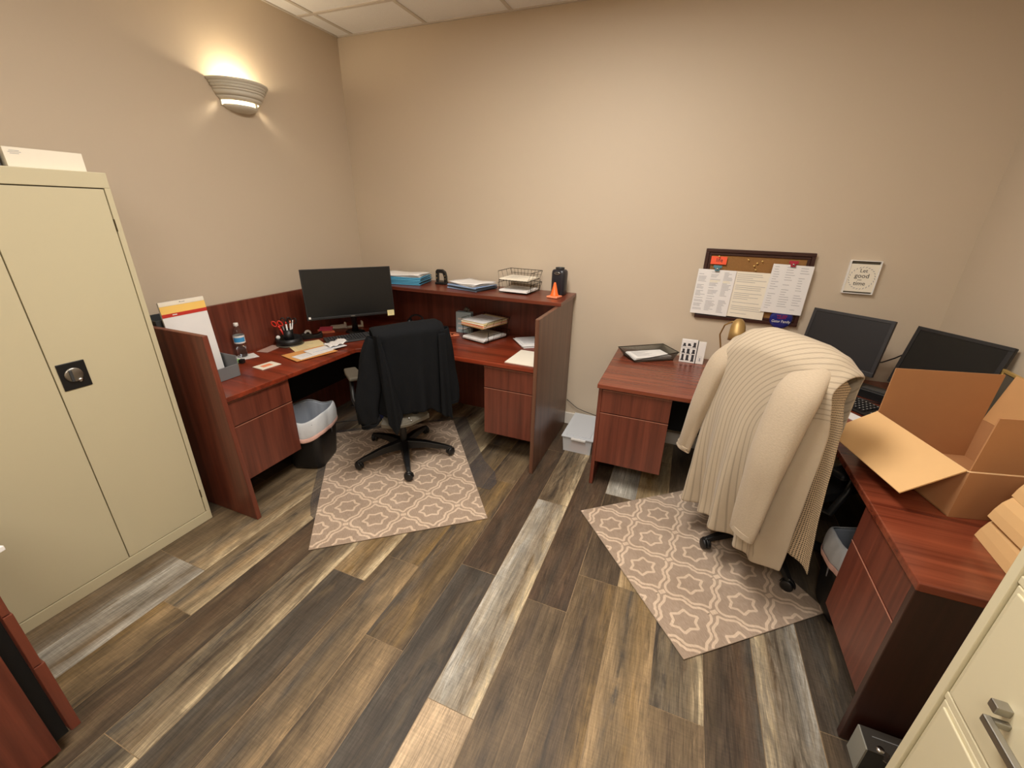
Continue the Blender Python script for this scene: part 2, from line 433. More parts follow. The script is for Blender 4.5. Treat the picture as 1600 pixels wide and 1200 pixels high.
def build_floor():
    TN = {'dk': (70, 60, 50), 'dg': (82, 76, 68), 'br': (98, 82, 63), 'rb': (90, 70, 53), 'gy': (150, 145, 134), 'wh': (188, 184, 174),
          'cr': (200, 182, 148), 'tn': (156, 132, 98), 'go': (138, 112, 72), 'tb': (118, 100, 76), 'bk': (56, 49, 43), 'pk': (192, 168, 138)}
    wd = .193; x0 = -.64
    known = {  # row: (known end y, plank list [(tones) nearest first])
        0: ([.831, 2.12], [('pk','pk','pk','tn'), ('wh','gy','tb','cr'), ('br','dk','tb','cr')]),
        -1: ([.2, 1.455], [('dg','dk','dg','dk'), ('dg','dk','dg','bk'), ('rb','dk','rb','dk')]),
        -2: ([.945, 2.2], [('dk','tb','tn','br'), ('dg','br','go','dk'), ('dk','br','tb','br')]),
        -3: ([-.1, 1.35], [('tn','br','dk','tn'), ('br','dg','tb','tn'), ('dk','dg','tb','go')]),
        -4: ([1.17, 2.4], [('dg','dk','dg','br'), ('tn','go','br','cr'), ('tb','tb','br','cr')]),
        -5: ([.3, 1.6], [('br','dg','dk','cr'), ('dg','dk','tb','cr'), ('dk','tb','cr','br')]),
        -6: ([-.3, 1.9], [('br','dk','br','go'), ('dk','rb','br','dk'), ('dk','tb','cr','br')]),
        -7: ([.715, 1.95], [('go','tn','br','dk'), ('tb','dg','tn','cr'), ('dk','tb','cr','br')]),
        -8: ([.908, 2.2], [('wh','gy','tb','wh'), ('tb','dg','tn','cr'), ('dk','tb','cr','br')]),
        -9: ([.908, 2.1], [('br','tb','br','gy'), ('br','tb','br','tb'), ('dk','tb','cr','br')]),
        1: ([.15, 1.39], [('br','dk','br','dg'), ('br','dk','tb','br'), ('rb','dk','rb','dk'), ('dk','rb','br','dk')]),
        2: ([.42, 1.627, 2.35], [('br','dg','br','dk'), ('tb','dk','br','go'), ('br','dk','br','bk'), ('gy','wh','gy','gy')]),
        3: ([.5, 1.63], [('tn','dg','gy','tn'), ('tn','dg','go','tn'), ('tn','go','cr','tn')]),
        4: ([1.13, 2.3], [('tn','br','tb','br'), ('bk','dg','br','cr'), ('br','dk','br','dk')]),
        5: ([.4, 1.6], [('dk','br','dk','br'), ('br','dk','rb','dg'), ('dk','br','dk','br')]),
        6: ([.55, 1.8], [('cr','br','dg','wh'), ('cr','br','dg','wh'), ('go','tb','gy','gy')]),
        7: ([.5, 1.279], [('br','dk','br','dk'), ('br','dk','br','dk'), ('dk','dg','dk','br')]),
    }
    names = list(TN)
    mb = MB(); tones = []; shifts = []; avs = []
    rnd = random.Random(3)
    for k in range(-12, 12):
        xa, xb = x0+k*wd, x0+(k+1)*wd
        if xb < XL or xa > XR: continue
        xa = max(xa, XL); xb = min(xb, XR)
        if k in known: ends, tl = known[k]
        else: e = rnd.uniform(0, 1.2); ends = [e, e+1.25]; tl = None
        ys = sorted(ends); 
        while ys[0] > YF: ys.insert(0, ys[0]-1.27)
        while ys[-1] < YB: ys.append(ys[-1]+1.27)
        for j in range(len(ys)-1):
            ya, yb = max(ys[j], YF), min(ys[j+1], YB)
            if yb <= ya: continue
            tt = None
            if tl:
                # planks are listed from the one that ends at ends[0]
                idx = sum(1 for e in sorted(ends) if e <= ys[j]+1e-6)
                if idx < len(tl): tt = tl[idx]
            if tt is None: tt = tuple(rnd.choice(['dk','br','tb','dg','rb','dk','br','go']) for _ in range(4))
            sh = (rnd.uniform(0, 9), rnd.uniform(0, 9), 0)
            avg = tuple(sum(lin(TN[q])[c] for q in (tt[0], tt[1], tt[1], tt[2], tt[2], tt[3]))/6 for c in range(3))+(1,)
            g_ = .0013
            st = [0, .1, .36, .68, .95, 1]; cols = [tt[0], tt[0], tt[1], tt[2], tt[3], tt[3]]
            X = [xa+g_+(xb-xa-2*g_)*s for s in st]
            n = len(mb.v)
            for i, xx in enumerate(X):
                for yy in (ya+g_, yb-g_):
                    mb.v.append(Vector((xx, yy, 0))); tones.append(lin(TN[cols[i]])); shifts.append(sh); avs.append(avg)
            for i in range(len(X)-1):
                mb.f.append([n+2*i, n+2*i+2, n+2*i+3, n+2*i+1]); mb.m.append(0); mb.sm.append(False)
    # dark seam bed
    n = len(mb.v); e = .0008
    mb.v += [Vector(p) for p in ((XL, YF, -e), (XR, YF, -e), (XR, YB, -e), (XL, YB, -e))]
    tones += [lin((140, 118, 90))]*4; shifts += [(0, 0, 0)]*4; avs += [lin((140, 118, 90))]*4
    mb.f.append([n, n+1, n+2, n+3]); mb.m.append(0); mb.sm.append(False)
    n = len(mb.v); 
    mb.box(XL, XR, YF, YB, -.05, -.002); tones += [lin((90, 72, 52))]*8; shifts += [(0, 0, 0)]*8; avs += [lin((92, 74, 54))]*8
    o = mb.build('floor', FLOOR)
    a = o.data.attributes.new('tone', 'FLOAT_COLOR', 'POINT'); a.data.foreach_set('color', [c for t_ in tones for c in t_])
    a = o.data.attributes.new('average', 'FLOAT_COLOR', 'POINT'); a.data.foreach_set('color', [c for t_ in avs for c in t_])
    a = o.data.attributes.new('shift', 'FLOAT_VECTOR', 'POINT'); a.data.foreach_set('vector', [c for t_ in shifts for c in t_])
    structure(o)
build_floor()

# ceiling troffers out of view, added to light the room
for (tx, ty) in ((-.60, 1.42), (-.20, -.85)):
    t = thing('unseen_ceiling_light', 'unseen recessed fluorescent ceiling light %s' % ('over the middle of the floor' if ty > 0 else 'behind the middle of the room, added as fill'), 'ceiling light', (tx, ty, H-.02))
    f = MB(); f.box(tx-.33, tx+.33, ty-.62, ty-.59, H-.02, H-.004); f.box(tx-.33, tx+.33, ty+.59, ty+.62, H-.02, H-.004)
    f.box(tx-.33, tx-.3, ty-.59, ty+.59, H-.02, H-.004); f.box(tx+.3, tx+.33, ty-.59, ty+.59, H-.02, H-.004); f.build('frame', GWHITE, t)
    MB().box(tx-.3, tx+.3, ty-.59, ty+.59, H-.012, H-.008).build('diffuser', mat('diffuser_glow', (1, .9, .75, 1), .6, emit=((1, .88, .7, 1), 2.0)), t)

# ------------------------------------------------------------ storage cabinet
def storage_cabinet():
    xf, xb, y0, y1, z1 = -2.34, XL+.015, .30, 1.188, 1.812
    t = thing('storage_cabinet', 'tall beige metal storage cabinet with double doors against left wall', 'cabinet', ((xf+xb)/2, (y0+y1)/2, 0))
    b = MB(); b.box(xb, xf-.022, y0, y1, 0, z1)
    b.box(xf-.022, xf, y0, y1, 1.752, z1); b.box(xf-.022, xf, y0, y1, 0, .058)
    b.box(xf-.022, xf, y1-.022, y1, .058, 1.752); b.box(xf-.022, xf, y0, y0+.022, .058, 1.752)
    b.build('body', BEIGE, t, bevel=.0025)
    MB().box(xf-.0215, xf-.0205, y0+.02, y1-.02, .056, 1.754).build('door_gap', DARKGAP, t)
    for (a, b_) in ((y0+.0255, .783), (.787, y1-.0255)):
        d = MB(); d.box(xf-.02, xf-.001, a, b_, .062, 1.748)
        d = d.build('door', BEIGE, t, bevel=.0015)
        if a > .6:
            hb = MB(); yc, zc = .848, 1.014; s = .047
            hb.box(xf-.001, xf+.004, yc-s, yc+s, zc-.058, zc+.058)
            hd = hb.build('handle', BLACK, d, bevel=.003)
            M = RY(PI/2)
            MB().lathe([(.0005, .006), (.026, .006), (.030, .0045), (.031, .001)], (xf+.004, yc-.002, zc+.004), 24, M).build('recess', STEEL, hd)
            MB().obox((xf+.011, yc-.012, zc+.002), .008, .011, .05).build('turn_grip', DGREY, hd, bevel=.002)
            MB().lathe([(.0005, .005), (.008, .005), (.009, 0)], (xf+.009, yc+.012, zc-.022), 16, M).build('keyhole', CHROME, hd)
    for z in (.16, 1.58):
        MB().cyl((xf+.0005, y1-.0235), .003, z, z+.05, 8).build('hinge', DARKGAP, t)
    return t
storage_cabinet()
t = thing('white_box', 'flat white shipping box lying on top of the beige storage cabinet', 'box', (-2.45, 1.02, 1.813))
MB().box(-2.60, -2.385, .913, 1.147, 1.813, 1.880).build('carton', PAPERW, t, bevel=.001)
p = MB()
for k, (a, b_) in enumerate(((.93, .958), (.926, .962), (.93, .955))): p.box(-2.385, -2.3845, a, b_, 1.868-.005*k, 1.8695-.005*k)
p.build('print', INK, t)
t = thing('binder', 'dark binder end beside the white box on the storage cabinet', 'binder', (-2.45, .85, 1.813))
MB().box(-2.62, -2.40, .80, .902, 1.813, 1.868).build('cover', DGREY, t, bevel=.002)
MB().box(-2.61, -2.398, .81, .895, 1.82, 1.86).build('pages', PAPERW, t)

# ------------------------------------------------------------ wood credenza at lower left
def credenza():
    x1 = -1.655
    t = thing('wooden_credenza', 'mahogany drawer cabinet at the left edge, seen from its side', 'cabinet', (-1.95, 0, 0))
    MB().box(-2.25, x1, -.45, .215, .02, .76).build('body', WZ, t, bevel=.002)
    MB().box(-2.23, x1-.02, -.40, .15, 0, .02).build('plinth', BLACKM, t)
    MB().box(-2.24, x1-.018, .215, .25, .05, .75).build('drawer_core', BLACKM, t)
    MB().box(-2.26, x1+.004, -.46, .29, .76, .788).build('worktop', WY, t, bevel=.003)
    for z0, z1, dy in ((.60, .752, 0), (.385, .596, .003), (.075, .381, .008)):
        MB().box(-2.245, x1+.015, .25, .268+dy, z0, z1).build('drawer', WZ, t, bevel=.002)
credenza()
t = thing('paper_pad', 'white paper pad on the mahogany cabinet at the left edge', 'paper', (-1.7, .2, .789))
MB().obox((-1.68, .225, .796), .12, .16, .014, RZ(.3)).build('sheets', PAPER, t, bevel=.001)

# ------------------------------------------------------------ reception desk
ZT = .742
def pedestal(parent, face, a0, a1, f, depth, zb=.19, zt=.708, split=.552, flip=1):
    """hanging file pedestal. face 'x': drawers in plane x=f, span y a0..a1; face 'y': plane y=f, span x"""
    def bx(mb, lo, hi, f0, f1, z0, z1):
        if face == 'x': mb.box(min(f0, f1), max(f0, f1), lo, hi, z0, z1)
        else: mb.box(lo, hi, min(f0, f1), max(f0, f1), z0, z1)
        return mb
    b = bx(MB(), a0+.004, a1-.004, f+flip*.02, f+flip*depth, zb+.004, zt).build('pedestal', WZ, parent, bevel=.001)
    for z0, z1 in ((split+.003, zt-.006), (zb, split-.003)):
        d = bx(MB(), a0, a1, f, f+flip*.018, z0, z1).build('drawer', WZ, b, world=True, bevel=.0015)
        e = MB(); bx(e, a0, a1, f+flip*.001, f-flip*.0012, z1-.003, z1); e.build('edge_strip', WD, d)
    return b
def reception_desk():
    t = thing('reception_desk', 'L-shaped mahogany reception desk with raised ledge in the far left corner', 'desk', (-1.8, 2.3, 0))
    xb = XL+.018
    # work surface (L)
    pts = [(xb+.022, 1.302), (-2.172, 1.302), (-2.150, 2.30), (-2.02, 2.458), (-.795, 2.458), (-.795, 3.185), (xb+.022, 3.185)]
    MB().prism(pts, .712, ZT).build('worktop', WORKTOP, t, bevel=.004)
    # end panels
    xa = (-2.14, -2.08)
    e = MB(); y0, y1 = 1.274, 1.302
    e.add([(xb, y0, 0), (xa[1], y0, 0), (xa[0], y0, 1.10), (xb, y0, 1.10), (xb, y1, 0), (xa[1], y1, 0), (xa[0], y1, 1.10), (xb, y1, 1.10)],
          [(0,1,2,3), (7,6,5,4), (0,4,5,1), (1,5,6,2), (2,6,7,3), (3,7,4,0)])
    e.build('end_panel', WZ, t, bevel=.004)
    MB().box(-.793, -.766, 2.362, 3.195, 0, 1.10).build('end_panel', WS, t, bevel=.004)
    MB().box(xb, xb+.022, 1.302, 3.195, 0, 1.10).build('side_screen', WZ, t, bevel=.002)
    MB().box(xb+.022, -.793, 3.185, 3.203, 0, 1.10).build('back_screen', WZ, t, bevel=.001)
    MB().box(xb+.022, -.752, 2.775, 3.205, 1.101, 1.127).build('ledge', WX, t, bevel=.003)
    pedestal(t, 'x', 1.325, 1.735, -2.19, .50, zb=.20, flip=-1)
    pedestal(t, 'y', -1.19, -.797, 2.475, .55, zb=.185, split=.545)
    # modesty panels under the wings
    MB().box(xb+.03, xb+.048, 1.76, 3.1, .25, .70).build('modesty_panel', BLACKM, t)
    return t
WORKTOP = wood('mahogany_top', 0, (90, 34, 19), (150, 60, 34), .28, .8)
reception_desk()

# ------------------------------------------------------------ second desk
def second_desk():
    t = thing('corner_desk', 'L-shaped mahogany corner desk along the back and right walls', 'desk', (.6, 2.6, 0))
    pts = [(-.386, 2.388), (.60, 2.388), (.762, 2.20), (.762, 1.272), (XR-.02, 1.272), (XR-.02, 3.20), (-.386, 3.20)]
    MB().prism(pts, .712, ZT).build('worktop', wood('mahogany_top_red', 0, (94, 40, 26), (140, 70, 46), .26, .8), t, bevel=.004)
    MB().box(-.380, -.356, 2.42, 3.19, 0, .711).build('end_panel', WZ, t, bevel=.003)
    MB().box(.768, XR-.03, 1.282, 1.308, 0, .711).build('end_panel', wood('mahogany_shaded', 2, (44, 20, 14), (60, 30, 22), .35), t, bevel=.003)  # panel turned from the light, its shade put into a darker wood
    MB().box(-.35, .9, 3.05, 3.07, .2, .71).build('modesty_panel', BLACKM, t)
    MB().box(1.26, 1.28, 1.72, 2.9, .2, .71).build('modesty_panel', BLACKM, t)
    pedestal(t, 'y', -.354, .050, 2.408, .55, zb=.19, split=.548)
    pedestal(t, 'x', 1.312, 1.708, .775, .50, zb=.195, split=.54)
    return t
second_desk()

# ------------------------------------------------------------ right beige file cabinet
def file_cabinet():
    xf, xb, y0, y1, z1 = .60, 1.29, .44, .836, 1.46
    t = thing('file_cabinet', 'beige metal filing cabinet at the lower right corner', 'filing cabinet', (.95, .64, 0))
    b = MB(); b.box(xf+.012, xb, y0, y1, 0, z1)
    b.box(xf, xf+.012, y1-.020, y1, 0, z1); b.box(xf, xf+.012, y0, y0+.020, 0, z1)
    for z in (0, .24, .54, .84, 1.14, 1.44):
        b.box(xf+.004, xf+.012, y0+.02, y1-.02, z-.002, min(z+.014, z1))
    b.build('body', BEIGE2, t, bevel=.002)
    for z in (.254, .554, .854, 1.154):
        d = MB(); d.box(xf+.004, xf+.0125, y0+.024, y1-.024, z+.002, z+.283)
        d.box(xf-.001, xf+.004, y0+.036, y1-.036, z+.010, z+.275)
        d = d.build('drawer', BEIGE2, t, bevel=.003)
        h = MB(); yl, yr, zz = .694, .586, z+.097
        h.box(xf-.034, xf-.022, yr, yl, zz-.007, zz+.007)
        h.box(xf-.030, xf, yl-.010, yl, zz-.006, zz+.006); h.box(xf-.030, xf, yr, yr+.010, zz-.006, zz+.006)
        h.build('handle', STEEL, d, bevel=.002)
        if .8 < z < .9:
            MB().box(xf-.022, xf, .694, .712, z+.108, z+.124).build('lock_button', STEEL, d, bevel=.002)
file_cabinet()

# grey lockbox
def lockbox():
    x0, x1, y0, y1, z1 = .788, 1.12, 1.186, 1.264, .120
    t = thing('lockbox', 'small grey metal lockbox with keyed lock on the floor against the desk end', 'lockbox', (.95, 1.225, 0))
    MB().box(x0, x0+.005, y0, y1, 0, z1).build('side_panel', LSAFE, t)
    MB().box(x0+.005, x1, y0, y1, 0, z1-.004).build('body', DGREY, t, bevel=.002)
    MB().box(x0+.004, x1, y0-.001, y1, z1-.004, z1+.002).build('lid', DSAFE, t, bevel=.001)
    MB().box(x0+.03, x1-.02, y1-.030, y1-.027, z1+.002, z1+.0035).build('lid_seam', GREY, t)
    lk = MB().lathe([(.001, .006), (.010, .006), (.012, 0)], (x0+.040, y0+.012, z1+.003), 16).build('lock', CHROME, t)
    MB().obox((x0+.050, y0-.006, z1+.004), .010, .036, .003, RZ(-.5)).build('key', CHROME, lk)
lockbox()

# ------------------------------------------------------------ wall sconce
def sconce(cx, cy, sgn, lab, power):
    """half-bowl uplight; sgn=1 on the left wall, -1 on the right wall"""
    t = thing('wall_sconce', lab, 'wall lamp', (cx, cy, 2.30), 0, 'wall sconces')
    a0, a1 = (-PI/2, PI/2) if sgn > 0 else (PI/2, 1.5*PI)
    def steps(p):
        m = MB()
        for q0, q1 in zip(p, p[1:]): m.lathe([q0, q1], (cx, cy, 0), 40, None, 0, a0, a1)
        return m
    steps([(.150, 2.372), (.182, 2.394), (.182, 2.384), (.170, 2.380), (.173, 2.371), (.163, 2.367), (.166, 2.357), (.156, 2.352), (.150, 2.338), (.136, 2.312), (.116, 2.291)]).build('bowl', PLASTER, t, solid=.006)
    MB().lathe([(.108, 2.270), (.098, 2.258), (.070, 2.247), (.030, 2.242), (.001, 2.241)], (cx, cy, 0), 32, None, 0, a0, a1).build('bottom_cup', PLASTER, t, solid=.005)
    for k in (-1, 1): MB().box(min(cx, cx+sgn*.012), max(cx, cx+sgn*.012), cy+k*.107-.012, cy+k*.107+.012, 2.262, 2.298).build('strut', PLASTER, t)
    MB().obox((cx+sgn*.100, cy+.045, 2.281), .010, .016, .026).build('strut', PLASTER, t)
    MB().tube([(cx+sgn*.07, cy-.05, 2.322), (cx+sgn*.07, cy+.05, 2.322)], .012, 10).build('bulb', BULB, t)
    l = bpy.data.lights.new('sconce_light', 'POINT'); l.energy = power; l.color = (1, .86, .64); l.shadow_soft_size = .03
    o = bpy.data.objects.new('sconce_light', l); COL.objects.link(o); o.location = (cx+sgn*.06, cy, 2.350)
sconce(XL+.001, 2.245, 1, 'white half-bowl uplight sconce glowing on the left wall near the far corner', 6.5)
sconce(XL+.001, -1.3, 1, 'white half-bowl uplight sconce, unseen, added on the left wall behind the camera to brighten the ceiling', 12)  # added uplight, never in view, lifts the ceiling brightness
sconce(XR-.001, -.2, -1, 'white half-bowl uplight sconce, unseen, added on the right wall behind the camera to brighten the ceiling', 32)  # also an added unseen uplight, stronger, for the ceiling

# ------------------------------------------------------------ rugs and chair mat
def clip_seg(p, q, x0, x1, y0, y1):
    t0, t1 = 0, 1; d = (q[0]-p[0], q[1]-p[1])
    for pp, qq in ((-d[0], p[0]-x0), (d[0], x1-p[0]), (-d[1], p[1]-y0), (d[1], y1-p[1])):
        if abs(pp) < 1e-9:
            if qq < 0: return None
            continue
        r = qq/pp
        if pp < 0: t0 = max(t0, r)
        else: t1 = min(t1, r)
    if t0 >= t1: return None
    return (p[0]+d[0]*t0, p[1]+d[1]*t0), (p[0]+d[0]*t1, p[1]+d[1]*t1)
def motif():
    """closed outlines in a cell frame (metres)"""
    out = []
    half = []
    # right arch then stepped shoulder up to the top point
    for k in range(7):
        a = -PI/2 + PI*k/6*.5 + PI/2*0
    q = []
    for k in range(6): a = R_(0+80*k/5); q.append((.088+.048*math.cos(a), .044*math.sin(a)))
    q += [(.084, .050), (.078, .066)]
    for k in range(4): a = R_(-10+70*k/3); q.append((.042+.030*math.cos(a), .078+.028*math.sin(a)))
    q += [(.034, .112), (.022, .118), (.0, .142)]
    f = q + [(-x, y) for x, y in q[::-1][1:]] + [(-x, -y) for x, y in q[1:]] + [(x, -y) for x, y in q[::-1][1:-1]]
    out.append(f)
    s = []
    for k in range(12):
        a = 2*PI*k/12; r = .062 if k % 2 == 0 else .043
        s.append((r*math.cos(a)*1.15, r*math.sin(a)*.95))
    out.append(s)
    return out
def rug(name, label, A, ang, w_, l_, ph, group=None):
    t = thing(name, label, 'rug', (A[0], A[1], 0), ang)
    MB().box(0, w_, 0, l_, .0032, .0075).build('pile', RUG, t, world=False, bevel=.002)
    m = MB(); W = .0063
    sx, sy = .325, .165
    ct, st_ = math.cos(ph[2]), math.sin(ph[2])
    segs = []
    for j in range(-16, 17):
        for i in range(-9, 10):
            cx = i*sx + (sx/2 if j % 2 else 0); cy = j*sy
            for pl in motif():
                for k in range(len(pl)):
                    segs.append(((cx+pl[k][0], cy+pl[k][1]), (cx+pl[(k+1) % len(pl)][0], cy+pl[(k+1) % len(pl)][1]), W))
            segs.append(((cx+sx/2-.016, cy), (cx+sx/2+.016, cy), .011))
    def tr(p): return (ph[0]+p[0]*ct-p[1]*st_, ph[1]+p[0]*st_+p[1]*ct)
    for n_, (p, q, W_) in enumerate(segs):
        c = clip_seg(tr(p), tr(q), .004, w_-.004, .004, l_-.004)
        if not c: continue
        p, q = c; d = Vector((q[0]-p[0], q[1]-p[1])); L = d.length
        if L < 1e-4: continue
        d /= L; nx, ny = -d.y*W_, d.x*W_; e = d*(.0015 if W_ < .01 else 0)
        z = .0078 + (n_ % 5)*.00003
        pts = [(p[0]-e.x+nx, p[1]-e.y+ny), (p[0]-e.x-nx, p[1]-e.y-ny), (q[0]+e.x-nx, q[1]+e.y-ny), (q[0]+e.x+nx, q[1]+e.y+ny)]
        pts = [(min(max(x, .001), w_-.001), min(max(y, .001), l_-.001)) for x, y in pts]
        m.add([(x, y, z) for x, y in pts], [(0, 1, 2, 3)])
    m.build('woven_pattern', RUGL, t, world=False)
    return t
# first rug: corner at (-1.623,1.209), short side along (.784,.621)
rug('area_rug', 'taupe trellis-pattern rug under the chair with the black cardigan', (-1.623, 1.209), math.atan2(.621, .784), .98, 1.31, (.338, .16, 0))
a2 = math.atan2(.63, .77)
rug('area_rug', 'taupe trellis-pattern rug under the chair with the cream cardigan', (.251, 1.361), a2, .80, .967, (.118, .147, 0))

VINYL, vt, vb = nt('tinted_vinyl')
vb.inputs['Base Color'].default_value = lin((104, 98, 98)); vb.inputs['Roughness'].default_value = .2; vb.inputs['Alpha'].default_value = .26; vb.inputs['Specular IOR Level'].default_value = .25
def mat_poly():
    u = Vector((.784, .621)); v = Vector((-.621, .784)); o = Vector((-1.623, 1.209))
    pts = []
    base = [(.02, .22), (.30, .15), (.62, .15), (.72, .32), (.99, .32), (1.06, .27), (1.12, .33), (1.14, .46), (1.10, .62), (1.10, 1.36), (-.05, 1.36), (-.05, .44), (-.03, .30)]
    for a, b in base:
        p = o + u*a + v*b; pts.append((p.x, p.y))
    return pts
tag(MB().prism(mat_poly(), .0008, .0028).build('chair_mat', VINYL), 'translucent grey vinyl chair mat lying under the left rug', 'chair mat')

# ------------------------------------------------------------ office chairs
def chair_legs(t, angs, r, cw=.029):
    for a in angs:
        d = Vector((math.cos(a), math.sin(a), 0)); s = Vector((-d.y, d.x, 0))
        pts = [(.03, .105, .034, .030), (.16, .10, .026, .022), (.30, .075, .018, .014), (r+.012, .062, .014, .010)]
        vs = []
        for rr, z, hw, hh in pts:
            for sx, sz in ((-1, -1), (1, -1), (.7, 1), (-.7, 1)):
                vs.append(d*rr + s*(hw*sx) + Vector((0, 0, z+hh*sz)))
        fs = [(i*4+k, i*4+(k+1) % 4, i*4+4+(k+1) % 4, i*4+4+k) for i in range(3) for k in range(4)] + [(3, 2, 1, 0), (12, 13, 14, 15)]
        leg = MB().add(vs, fs).build('leg', BLACK, t, world=False, bevel=.003)
        c = Vector((d.x*r, d.y*r, 0)); A = a + 1.1 + 2.0*math.sin(a*3)
        ax = Vector((math.cos(A), math.sin(A), 0)); M = Matrix((ax, Vector((-ax.y, ax.x, 0)), Vector((0, 0, 1)))).transposed() @ RY(PI/2)
        w_ = MB()
        for sg in (-1, 1):
            cc = c + ax*(sg*.012) + Vector((0, 0, cw+.0085))
            w_.lathe([(.001, -.009), (cw-.006, -.009), (cw, -.005), (cw, .005), (cw-.006, .009), (.001, .009)], cc, 20, M)
        cas = w_.build('caster', BLACK, leg, world=False)
        h = MB().lathe([(cw+.004, -.005), (cw+.004, .005)], c+Vector((0, 0, cw+.0085)), 16, M, a0=PI*.5, a1=PI*1.5)
        h.tube([c+Vector((0, 0, cw+.01)), c+Vector((0, 0, .075))], .009, 8)
        h.build('caster_hood', BLACK, leg, world=False, solid=.003)
def chair_common(t, zseat):
    m = MB(); m.lathe([(.001, .13), (.040, .13), (.046, .11), (.046, .07), (.03, .065), (.001, .065)], n=24)
    m.build('hub', BLACK, t, world=False)
    MB().cyl((0, 0), .024, .12, .24, 20).cyl((0, 0), .015, .24, zseat-.10, 16).build('gas_column', BLACK, t, world=False)
    MB().box(-.09, .09, -.13, .12, zseat-.115, zseat-.07).build('tilt_mechanism', BLACKM, t, world=False, bevel=.01)
    w_, d = .25, .24
    def P(i, j):
        u, v = i/12*2-1, j/12*2-1
        k = max(abs(u), abs(v)); e = (1-k**6)
        return (u*w_*(1-.06*v*v), .02+v*d, zseat + .018*e - .03*max(0, v-.6)*2)
    def Q(i, j):
        p = P(i, j); return (p[0], p[1], zseat-.045)
    seat = MB().grid(P, 12, 12)
    seat.grid(lambda i, j: Q(12-i, j), 12, 12)
    for fn in (lambda i, j: (P(i, 0), Q(i, 0)), lambda i, j: (P(12-i, 12), Q(12-i, 12)), lambda i, j: (P(0, 12-i), Q(0, 12-i)), lambda i, j: (P(12, i), Q(12, i))):
        seat.grid(lambda i, j, fn=fn: fn(i, j)[1-j], 12, 1)
    return seat
def backrest(x0, hw, yb, z0, z1, lean, th=.045, top=.05):
    m = MB(); N, K = 12, 12
    def S(i, j, side):
        u = i/N*2-1; v = j/K
        z = z0+(z1-z0)*v
        hwz = hw*(.86+.14*math.sin(min(v, 1)*PI*.6)) * (1-.10*max(0, (v-.8)/.2)**2)
        y = yb - lean*v + .035*u*u
        return (x0+u*hwz, y + (th if side else 0), z - top*.4*(u**4)*(v > .9))
    m.grid(lambda i, j: S(i, j, 0), N, K); m.grid(lambda i, j: S(N-i, j, 1), N, K)
    for fn in (lambda i, s: S(i, K, s), lambda i, s: S(N-i, 0, s)): m.grid(lambda i, j, fn=fn: fn(i, j), N, 1)
    m.grid(lambda i, j: S(0, K-i, 1-j) if 0 else S(0, i, 1-j), K, 1); m.grid(lambda i, j: S(N, i, j), K, 1)
    return m

# chair one (black cardigan)
Y1 = R_(52.4)
ch1 = thing('office_chair', 'black swivel office chair with blue seat under the black cardigan', 'office chair', (-1.71, 2.20, .008), Y1)
chair_legs(ch1, [R_(a)-Y1 for a in (-121, -50, 24, 96, 168)], .335)
chair_common(ch1, .49).build('seat', NAVYF, ch1, world=False)
backrest(.041, .215, -.225, .56, 1.015, .0).build('backrest', BLACKM, ch1, world=False, bevel=.008)
MB().tube([(.02, -.05, .41), (.03, -.22, .43), (.04, -.262, .52), (.041, -.25, .72)], [.03, .03, .025, .02], 10).build('back_post', BLACK, ch1, world=False)
m = MB()
# taupe shell behind and under the seat
pl = [(-.205, -.262), (-.115, -.318), (-.030, -.318), (.115, -.262), (.105, -.228), (-.175, -.225)]
m.add([(x, y, .418+(.045 if y > -.24 else (.012 if y > -.30 else 0))) for x, y in pl] + [(x, y, .40) for x, y in pl], [(0,1,2,3,4,5), (11,10,9,8,7,6)] + [(i, i+6, (i+1) % 6+6, (i+1) % 6) for i in range(6)])
sh = m.build('rear_shell', TAUPE, ch1, world=False, bevel=.003)
MB().sphere((-.02, -.304, .430), .006, 10).sphere((-.028, -.280, .440), .005, 10).build('bolt', CHROME, sh, world=False)
for sx in (-1, 1):
    ar = MB().tube([(sx*.22, -.02, .43), (sx*.285, -.03, .44), (sx*.305, .02, .52), (sx*.295, .09, .63)], [.016, .017, .016, .014], 10).build('arm', BLACK, ch1, world=False)
    m = MB(); m.prism([(sx*.272-.045+.0, .02), (sx*.272+.045, .02), (sx*.272+.048, .14), (sx*.272+.040, .235), (sx*.272-.040, .235), (sx*.272-.048, .14)], .635, .662)
    m.build('arm_pad', TAUPE, ar, world=False, bevel=.010)
MB().tube([(-.20, .04, .435), (-.31, .10, .43)], .006, 8).build('lever', BLACK, ch1, world=False)

# chair two (cream cardigan)
Y2 = R_(-51.5)
ch2 = thing('office_chair', 'black high-back office chair under the long cream cardigan', 'office chair', (.62, 2.25, .008), Y2)
chair_legs(ch2, [R_(a)-Y2 for a in (213, 285, 357, 69, 141)], .335)
chair_common(ch2, .50).build('seat', BLACKM, ch2, world=False)
backrest(.05, .255, -.30, .58, 1.17, .02, .07).build('backrest', BLACKM, ch2, world=False, bevel=.01)
MB().tube([(.03, -.05, .41), (.035, -.26, .43), (.04, -.33, .53), (.05, -.325, .75)], [.03, .03, .025, .02], 10).build('back_post', BLACK, ch2, world=False)
for sx in (-1, 1):
    ar = MB().tube([(sx*.22, -.02, .43), (sx*.30, -.02, .44), (sx*.31, .03, .55), (sx*.30, .07, .63)], .016, 10).build('arm', BLACK, ch2, world=False)
    MB().box(sx*.29-.04, sx*.29+.04, -.06, .2, .635, .665).build('arm_pad', BLACK, ar, world=False, bevel=.012)

